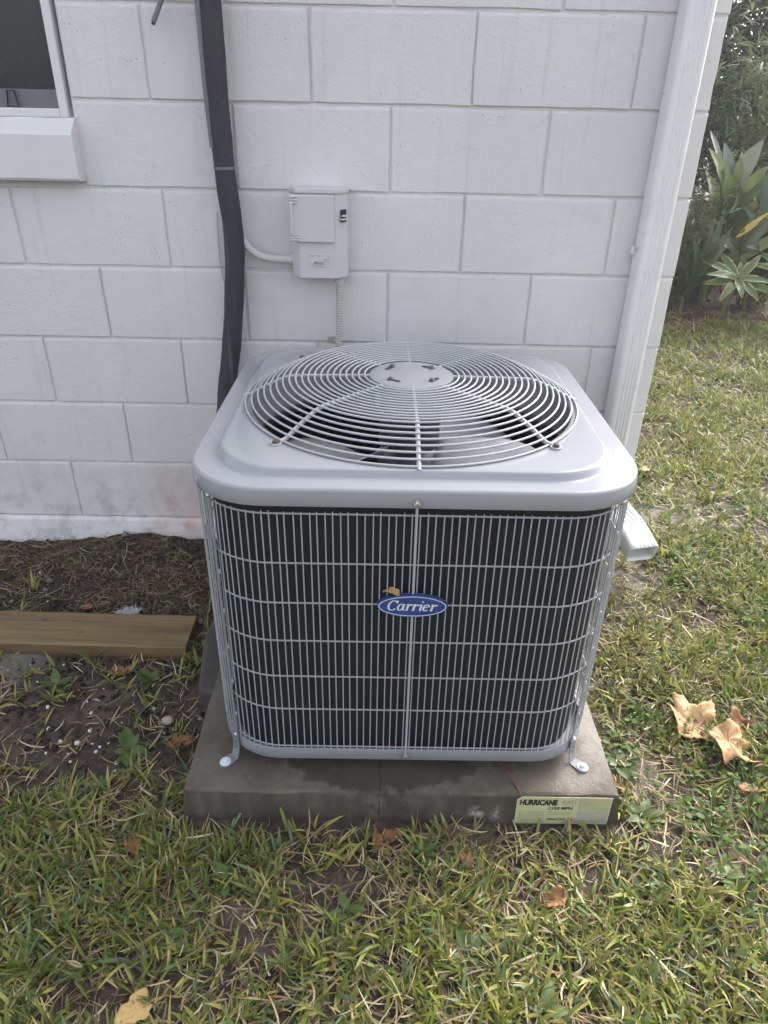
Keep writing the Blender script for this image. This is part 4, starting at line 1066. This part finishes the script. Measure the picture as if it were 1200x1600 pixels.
tag(link('stone', me, None, (-1.332, -.821, float(terr(-1.332, -.821)) + .008)), 'round pale stone on the soil left of the pad', 'stone')
pm = []
for s in range(5):
    me = pebble(.0042, s + 20, (1.2, .95, .8)); me.materials.append(M['perlite']); pm.append(me)
PER = [(-1.52, -.899), (-1.486, -.899), (-1.466, -.906), (-1.348, -.926), (-1.362, -.887), (-1.506, -.86), (-1.516, -.952), (-1.413, -.95), (-1.408, -.973), (-1.56, -.896), (-1.701, -.697), (-1.526, -.712), (-1.525, -.801), (-1.377, -.781), (-1.312, -.846), (-1.303, -.848), (-1.33, -.859), (-1.436, -1.003), (-1.639, -.782), (-1.816, -.358), (-1.9, -.215), (-1.559, -.15), (-1.505, -.852), (-1.47, -.92), (-1.45, -.895), (-1.58, -.93), (-1.61, -.85), (-1.395, -.90), (-1.55, -.76), (-1.49, -.63), (-1.62, -.64), (-1.75, -.63), (-1.72, -.645), (-1.66, -.63), (-1.80, -.65), (-.235, -.93), (-.225, -1.0), (-.24, -1.03), (-1.44, -.83), (-1.53, -.93)]
for i, (x, y) in enumerate(PER):
    o = link('perlite_granule', pm[i % 5], None, (x, y, float(terr(x, y)) + .002), (random.uniform(0, 6), random.uniform(0, 6), random.uniform(0, 6)))
    s = random.uniform(.55, 1.25) * (1.3 if i in (0, 3, 7) else 1); o.scale = (s, s, s)
    tag(o, 'tiny white granule scattered on the soil', 'granule', 'white granules on the soil')
def fluff():
    n = 420; a = rng.uniform(0, 2 * PI, n); r = np.sqrt(rng.random(n)) * .030; x = -1.56 + r * np.cos(a) * 1.25; y = -.405 + r * np.sin(a) * .55
    V = blades(x, y, terr(x, y) + rng.uniform(.002, .016, n), rng.uniform(0, 6.3, n), rng.normal(1.2, .4, n), rng.normal(.5, .6, n), rng.uniform(.008, .02, n), rng.uniform(.0008, .002, n), rng.normal(0, .6, n))
    o = link('white_fluff', fast_mesh('white_fluff', V.reshape(-1, 3), ribbon_faces(n, 4), M['straw'], np.full((n * 9, 3), .68) * np.array([.97, 1, 1.05])))
    tag(o, 'small tuft of white fibre on soil behind the board', 'fibre tuft')
fluff()

# ------------------------------------------------------------------ planting beyond the house corner
M['heli'] = m_leafy('broad_leaf_glossy', (.028, .056, .024), (.075, .105, .042), .28, .18)
M['helipale'] = m_leafy('broad_leaf_pale', (.09, .125, .085), (.17, .20, .15), .25, .18)
M['ylw'] = m_leafy('yellowing_leaf', (.34, .25, .04), (.48, .38, .09), .35, .25)
M['lime'] = m_leafy('yellow_green_leaf', (.11, .15, .03), (.18, .20, .05), .3, .2)
M['vari'] = m_leafy('variegated_leaf', (.055, .105, .03), (.09, .14, .04), .28, .2, (.38, .36, .16))
M['bark'] = plain('bark', (.085, .065, .05), .85, 0, .4, 20, .8, 60)
def strap(t, a, b, W, mat, arch=.4, seed=0, roll=0.0):
    a, b = Vector(a), Vector(b); d = b - a; L = d.length * (1 + arch * arch * .06)
    me = leaf_mesh('leaf', mat, L, W * 1.2, arch, .22, .10, 12, 6, .8, seed)
    o = link('leaf', me, t, a - Vector(t.location)); x = d.normalized(); up = Vector((0, -.85, .53)); y = up.cross(x)
    if y.length < .05: y = Vector((1, 0, 0))
    y.normalize(); z = x.cross(y); q = Matrix((x, y, z)).transposed().to_4x4() @ Matrix.Rotation(roll, 4, 'X') @ Matrix.Rotation(-arch / 2, 4, 'Y')
    o.rotation_euler = q.to_euler(); return o
def plants():
    t = thing('broad_leaf_plant', 'tall clump of big upright paddle leaves beyond the house corner', 'plant', (1.62, 3.42, .04))
    st = MB()
    for (x, y, h) in ((1.60, 3.42, .9), (1.64, 3.45, .8), (1.56, 3.4, .7), (1.68, 3.5, .75)):
        st.tube(spline([(1.62 - 1.62, 0, 0), (x - 1.62, y - 3.42, h * .6), ((x - 1.62) * 1.2, y - 3.42, h)], 4), .014, 7, False, (1, 0, .01))
    st.build('stalks', M['lime'], t, True)
    for k, (a, b, w, mt, ar, ro, dy) in enumerate([((1.585, .82), (1.389, 1.25), .10, 'helipale', .35, .5, 0), ((1.615, .86), (1.760, 1.205), .115, 'helipale', .25, -.5, -.03), ((1.655, .70), (1.375, 1.14), .12, 'lime', .8, .3, -.06), ((1.547, .60), (1.885, .99), .11, 'heli', .35, -.7, -.1), ((1.566, .70), (1.505, 1.035), .075, 'heli', .15, .9, -.1), ((1.66, .56), (1.725, .75), .07, 'ylw', .2, -.2, -.05), ((1.601, .88), (1.516, 1.18), .09, 'helipale', .6, .2, .03), ((1.491, .45), (1.447, .75), .07, 'heli', .1, .4, -.1), ((1.671, .84), (1.85, 1.04), .06, 'lime', 1.2, 0, .0), ((1.60, .84), (1.66, 1.12), .07, 'lime', 1.3, .2, .05), ((1.53, .55), (1.40, .8), .08, 'heli', .4, .3, .02), ((1.62, .55), (1.80, .80), .09, 'heli', .3, -.5, -.12)]):
        strap(t, (a[0], 3.40, a[1]), (b[0], 3.40 + dy, b[1]), w, M[mt], ar, k + 40, ro)
    for k in range(14):
        a = k * 2.4; r0 = .05; r1 = .20 + .012 * k; z0 = .62 - .025 * k
        strap(t, (1.62 + r0 * math.cos(a), 3.46, z0), (1.62 + r1 * math.cos(a), 3.46 + .5 * r1 * math.sin(a), z0 + .42 - .02 * k), .075 + .02 * (k % 3), M[('heli', 'lime', 'heli', 'vari')[k % 4]], 1.0, k + 300, .4 * math.sin(k))
    t = thing('broad_leaf_plant', 'lower broad leaf plant with spreading dark leaves and a yellow one', 'plant', (1.70, 3.2, .04))
    st = MB(); st.tube([(0, 0, 0), (.0, 0, .25), (-.005, 0, .47)], .011, 7, False, (1, 0, .01)); st.build('stalk', M['lime'], t, True)
    for k, (a, b, w, mt, ar, ro) in enumerate([((1.703, .50), (1.79, .72), .12, 'heli', .2, -.2), ((1.684, .49), (1.42, .63), .085, 'heli', .5, .4), ((1.698, .49), (1.95, .60), .06, 'heli', .3, -.3), ((1.66, .60), (1.85, .78), .035, 'ylw', .4, -.2), ((1.70, .52), (1.94, .83), .07, 'heli', .9, 0), ((1.72, .45), (2.02, .66), .06, 'lime', .7, 0), ((1.69, .46), (1.52, .42), .05, 'ylw', .7, 0), ((1.72, .6), (2.0, .9), .04, 'ylw', .8, .3)]):
        strap(t, (a[0], 3.2, a[1]), (b[0], 3.2 + .03 * (k % 3 - 1), b[1]), w, M[mt], ar, k + 70, ro)
    t = thing('broad_leaf_plant', 'dark arching leaf clump between the house edge and the rosette', 'plant', (1.40, 3.25, .04))
    st = MB(); st.tube([(0, 0, 0), (.0, 0, .12), (-.005, 0, .25)], .011, 7, False, (1, 0, .01)); st.build('stalk', M['lime'], t, True)
    for k in range(16):
        a = k * 2.4; rr_ = .14 + .016 * k; z0 = .16 + .012 * k
        strap(t, (1.40, 3.25, z0), (1.40 + rr_ * math.cos(a), 3.25 + rr_ * .8 * math.sin(a), z0 + .62 - .034 * k), .055, M['heli'], 1.3, k + 200, 0)
    t = thing('broad_leaf_plant', 'dark arching leaf clump at right below the paddle leaves', 'plant', (1.95, 3.42, .04))
    st = MB(); st.tube([(0, 0, 0), (.0, 0, .12), (-.005, 0, .25)], .011, 7, False, (1, 0, .01)); st.build('stalk', M['lime'], t, True)
    for k in range(18):
        a = k * 2.4 + 1; rr_ = .16 + .018 * k; z0 = .2 + .012 * k
        strap(t, (1.95, 3.42, z0), (1.95 + rr_ * math.cos(a), 3.42 + rr_ * .8 * math.sin(a), z0 + .85 - .042 * k), .07, M['heli'], 1.3, k + 240, 0)
    t = thing('rosette_plant', 'low rosette plant with cream edged green leaves near the lawn edge', 'plant', (1.642, 3.0, .04))
    st = MB(); st.tube([(0, .03, 0), (0.002, .01, .18), (0, 0, .325)], .008, 7, False, (1, 0, .01)); st.build('stalk', M['bark'], t, True)
    for k, b in enumerate([(1.365, .397), (1.385, .325), (1.48, .235), (1.608, .262), (1.75, .235), (1.835, .345), (1.37, .46), (1.80, .50), (1.90, .27), (1.73, .46), (1.55, .5), (1.47, .43)]):
        dy = (-.12, -.05, -.16, -.2, -.16, -.08, .1, .08, -.05, .15, .16, .2)[k]
        strap(t, (1.642, 3.0, .355), (b[0], 3.0 + dy, b[1]), .05, M['vari'], .7, k + 90, random.uniform(-.3, .3))
    t = thing('rosette_plant', 'second cream edged rosette plant at the right picture edge', 'plant', (2.02, 3.05, .04))
    st = MB(); st.tube([(0, .03, 0), (0.002, .01, .2), (0, 0, .36)], .008, 7, False, (1, 0, .01)); st.build('stalk', M['bark'], t, True)
    for k in range(11):
        a = k * 2.4; strap(t, (2.02, 3.05, .39), (2.02 + .25 * math.cos(a), 3.05 + .22 * math.sin(a), .38 + .12 * math.sin(k * 1.7)), .05, M['vari'], .7, k + 120, 0)
    # wispy fern-like shrub low by the house edge
    def spray(name, label, cat, c, R_, n, nb, Lr, Wr, colA, colB, droop, trunk_h, seed, hang=.0):
        rg = np.random.default_rng(seed); t = thing(name, label, cat, (c[0], c[1], .03))
        st = MB()
        tips = []
        for i in range(nb):
            a = rg.uniform(0, 2 * PI); r = R_[0] * math.sqrt(rg.random()); h = trunk_h * rg.uniform(.6, 1.05)
            p = [(rg.normal(0, .06), rg.normal(0, .06), 0), (r * .35 * math.cos(a), r * .35 * math.sin(a), h * .5), (r * math.cos(a), r * math.sin(a), h)]
            sp = spline(p, 4); st.tube(sp, .010, 5, False, (1, 0, .01), [1 - .7 * k / (len(sp) - 1) for k in range(len(sp))]); tips += sp[2:]
        st.build('stems', M['bark'], t, True)
        T = np.array([tuple(p) for p in tips]); idx = rg.integers(0, len(T), n); base = T[idx] + rg.normal(0, 1, (n, 3)) * np.array([R_[0], R_[0], R_[1]]) * .16
        yaw = np.repeat(rg.uniform(0, 2 * PI, n // 5 + 1), 5)[:n] + rg.normal(0, .5, n); base[:] = base[(np.arange(n) // 5) * 5]
        V = blades(base[:, 0], base[:, 1], base[:, 2], yaw, rg.normal(1.1, .45, n), rg.normal(droop, .3, n), rg.uniform(*Lr, n), rg.uniform(*Wr, n), rg.normal(0, .4, n), 4, (.4, 1, .85, .5))
        u = rg.random(n)[:, None]; cc = (np.array(colA) * (1 - u) + np.array(colB) * u) * rg.uniform(.7, 1.3, n)[:, None]
        link('foliage', fast_mesh('foliage', V.reshape(-1, 3), ribbon_faces(n, 4), M['foliage'], np.repeat(cc[:, None], 9, 1).reshape(-1, 3)), t)
    spray('fern_shrub', 'wispy grey green fern like shrub beside the house edge', 'shrub', (1.30, 3.35), (.32, .45), 5200, 26, (.05, .13), (.005, .011), (.06, .08, .045), (.14, .15, .08), .5, .85, 3)
    spray('fern_shrub', 'wispy shrub with dull leaves under the paddle leaf clump', 'shrub', (1.62, 3.75), (.6, .5), 5200, 26, (.06, .15), (.006, .014), (.03, .05, .025), (.07, .09, .045), .5, .6, 4)
    spray('yellow_shrub', 'yellow green thin leaved shrub right of the paddle leaf clump', 'shrub', (2.05, 3.55), (.35, .4), 3600, 18, (.08, .17), (.008, .018), (.10, .13, .03), (.36, .32, .09), .7, .8, 5)
    spray('bamboo', 'bamboo with pale drooping narrow leaves behind the plants', 'bamboo', (2.45, 4.6), (.55, .6), 3200, 14, (.12, .24), (.012, .022), (.10, .14, .06), (.20, .24, .12), .8, 2.1, 6)
    spray('bamboo', 'darker bamboo clump further left behind the plants', 'bamboo', (1.85, 5.0), (.5, .6), 3000, 14, (.10, .22), (.012, .02), (.04, .065, .03), (.09, .12, .06), .8, 2.0, 8)
plants()

def tree(x, y, h, rad, label, seed, colA, colB, n=9000, zlow=.3):
    rg = np.random.default_rng(seed); t = thing('tree', label, 'tree', (x, y, 0), 'trees behind the garden')
    tr = MB(); sp = spline([(0, 0, -.1), (.05, .02, h * .3), (-.04, .05, h * .6), (.03, 0, h * .9)], 6)
    tr.tube(sp, .09, 8, False, (1, 0, .01), [1.2 - .95 * k / (len(sp) - 1) for k in range(len(sp))])
    lim = []
    for i in range(12):
        a = rg.uniform(0, 2 * PI); z0 = h * rg.uniform(.15, .75); r = rad * rg.uniform(.6, 1.0); b = sp[min(len(sp) - 1, int(z0 / h * len(sp)))]
        q = spline([tuple(b), (b.x + r * .5 * math.cos(a), b.y + r * .5 * math.sin(a), z0 + .25 * r), (b.x + r * math.cos(a), b.y + r * math.sin(a), z0 + .35 * r)], 4)
        tr.tube(q, .032, 6, False, (1, 0, .01), [1 - .75 * k / (len(q) - 1) for k in range(len(q))]); lim += q[2:]
    tr.build('trunk', M['bark'], t, True)
    nc = 70; cl = []
    for i in range(nc):
        a = rg.uniform(0, 2 * PI); u = rg.random() ** .5; zz = rg.uniform(zlow, h); f_ = math.sqrt(max(.08, 1 - ((zz - h * .5) / (h * .56)) ** 2)); cl.append((u * rad * f_ * math.cos(a), u * rad * f_ * math.sin(a), zz))
    cl = np.array(cl + [tuple(p) for p in lim]); sz = rg.uniform(.10, .30, len(cl)); idx = rg.integers(0, len(cl), n)
    d = rg.normal(0, 1, (n, 3)); P = cl[idx] + d * sz[idx][:, None]; P[:, 2] = np.maximum(P[:, 2], .05)
    V = blades(P[:, 0], P[:, 1], P[:, 2], rg.uniform(0, 2 * PI, n), rg.normal(1.3, .5, n), rg.normal(.5, .3, n), rg.uniform(.07, .15, n), rg.uniform(.025, .055, n), rg.normal(0, .6, n), 4, (.4, .95, 1, .6))
    u = rg.random(len(cl))[idx][:, None]; c = (np.array(colA) * (1 - u) + np.array(colB) * u) * rg.uniform(.75, 1.25, n)[:, None]
    link('crown', fast_mesh('crown', V.reshape(-1, 3), ribbon_faces(n, 4), M['foliage'], np.repeat(c[:, None], 9, 1).reshape(-1, 3)), t)
D, G2 = (.018, .034, .015), (.045, .072, .03)
tree(2.2, 6.6, 3.1, 1.2, 'dark bushy tree directly behind the house corner', 31, D, G2)
tree(3.9, 6.9, 3.3, 1.3, 'dark bushy tree at the right picture edge', 32, D, (.07, .10, .05))
tree(3.0, 8.6, 3.8, 1.5, 'lighter green taller tree showing above the dark ones', 33, (.06, .09, .03), (.12, .16, .06))
tree(5.6, 7.6, 3.2, 1.5, 'dark tree outside the right of the planting', 34, D, G2, 7000)
tree(.9, 8.0, 3.2, 1.4, 'dark tree mostly hidden by the house', 35, D, G2, 7000)

def clods():
    """crumbs of dark soil on the bare ground left of the pad and in the wall bed"""
    n = 5200
    fn = lambda x, y: np.where(y > -.46, 1.0, np.clip((y + 1.05) * 2, 0, .5) + .05) * np.clip(.15 + 1.2 * vnoise(x, y, 11, 31), 0, 1)
    X, Y = sample(n, -2.4, -1.16, -1.1, -.012, fn); r = rng.gamma(2.0, .0014, n) + .0012
    d = np.array([[1, 0, 0], [0, 1, 0], [-1, 0, 0], [0, -1, 0], [0, 0, .9], [0, 0, -.9]], float)
    V = d[None] * rng.uniform(.6, 1.3, (n, 6, 3)) * r[:, None, None]; a = rng.uniform(0, 6.3, n); ca, sa = np.cos(a)[:, None], np.sin(a)[:, None]
    x = V[..., 0] * ca - V[..., 1] * sa; y = V[..., 0] * sa + V[..., 1] * ca; V[..., 0] = x + X[:, None]; V[..., 1] = y + Y[:, None]; V[..., 2] += (terr(X, Y) + r * .4)[:, None]
    f = np.array([[0, 1, 4], [1, 2, 4], [2, 3, 4], [3, 0, 4], [1, 0, 5], [2, 1, 5], [3, 2, 5], [0, 3, 5]]); F = (np.arange(n)[:, None, None] * 6 + f[None]).reshape(-1, 3)
    u = rng.random(n)[:, None]; c = np.where(u < .82, np.array([.030, .022, .017]), np.where(u < .94, np.array([.075, .055, .04]), np.array([.19, .165, .14]))) * rng.uniform(.6, 1.4, n)[:, None]
    o = link('soil_crumbs', fast_mesh('soil_crumbs', V.reshape(-1, 3), [F], M['straw'], np.repeat(c[:, None], 6, 1).reshape(-1, 3)))
    tag(o, 'dark crumbs of soil on the bare ground by the wall', 'soil', kind='stuff')
clods()

# ------------------------------------------------------------------ rain haze, added to stand in for the lens veil
def haze():
    m = bpy.data.materials.new('haze'); m.use_nodes = True; nt = m.node_tree; nt.nodes.clear()
    o = nt.nodes.new('ShaderNodeOutputMaterial'); v = nt.nodes.new('ShaderNodeVolumePrincipled')
    v.inputs['Color'].default_value = (.93, .94, .96, 1); v.inputs['Density'].default_value = .0045; v.inputs['Anisotropy'].default_value = .2
    nt.links.new(v.outputs[0], o.inputs['Volume'])
    b = MB(); b.box((0, 15, 1.2), (190, 170, 5.0)); ob = b.build('haze', m); tag(ob, 'thin rain haze added over the garden to stand in for lens veil', 'haze', kind='stuff')
haze()
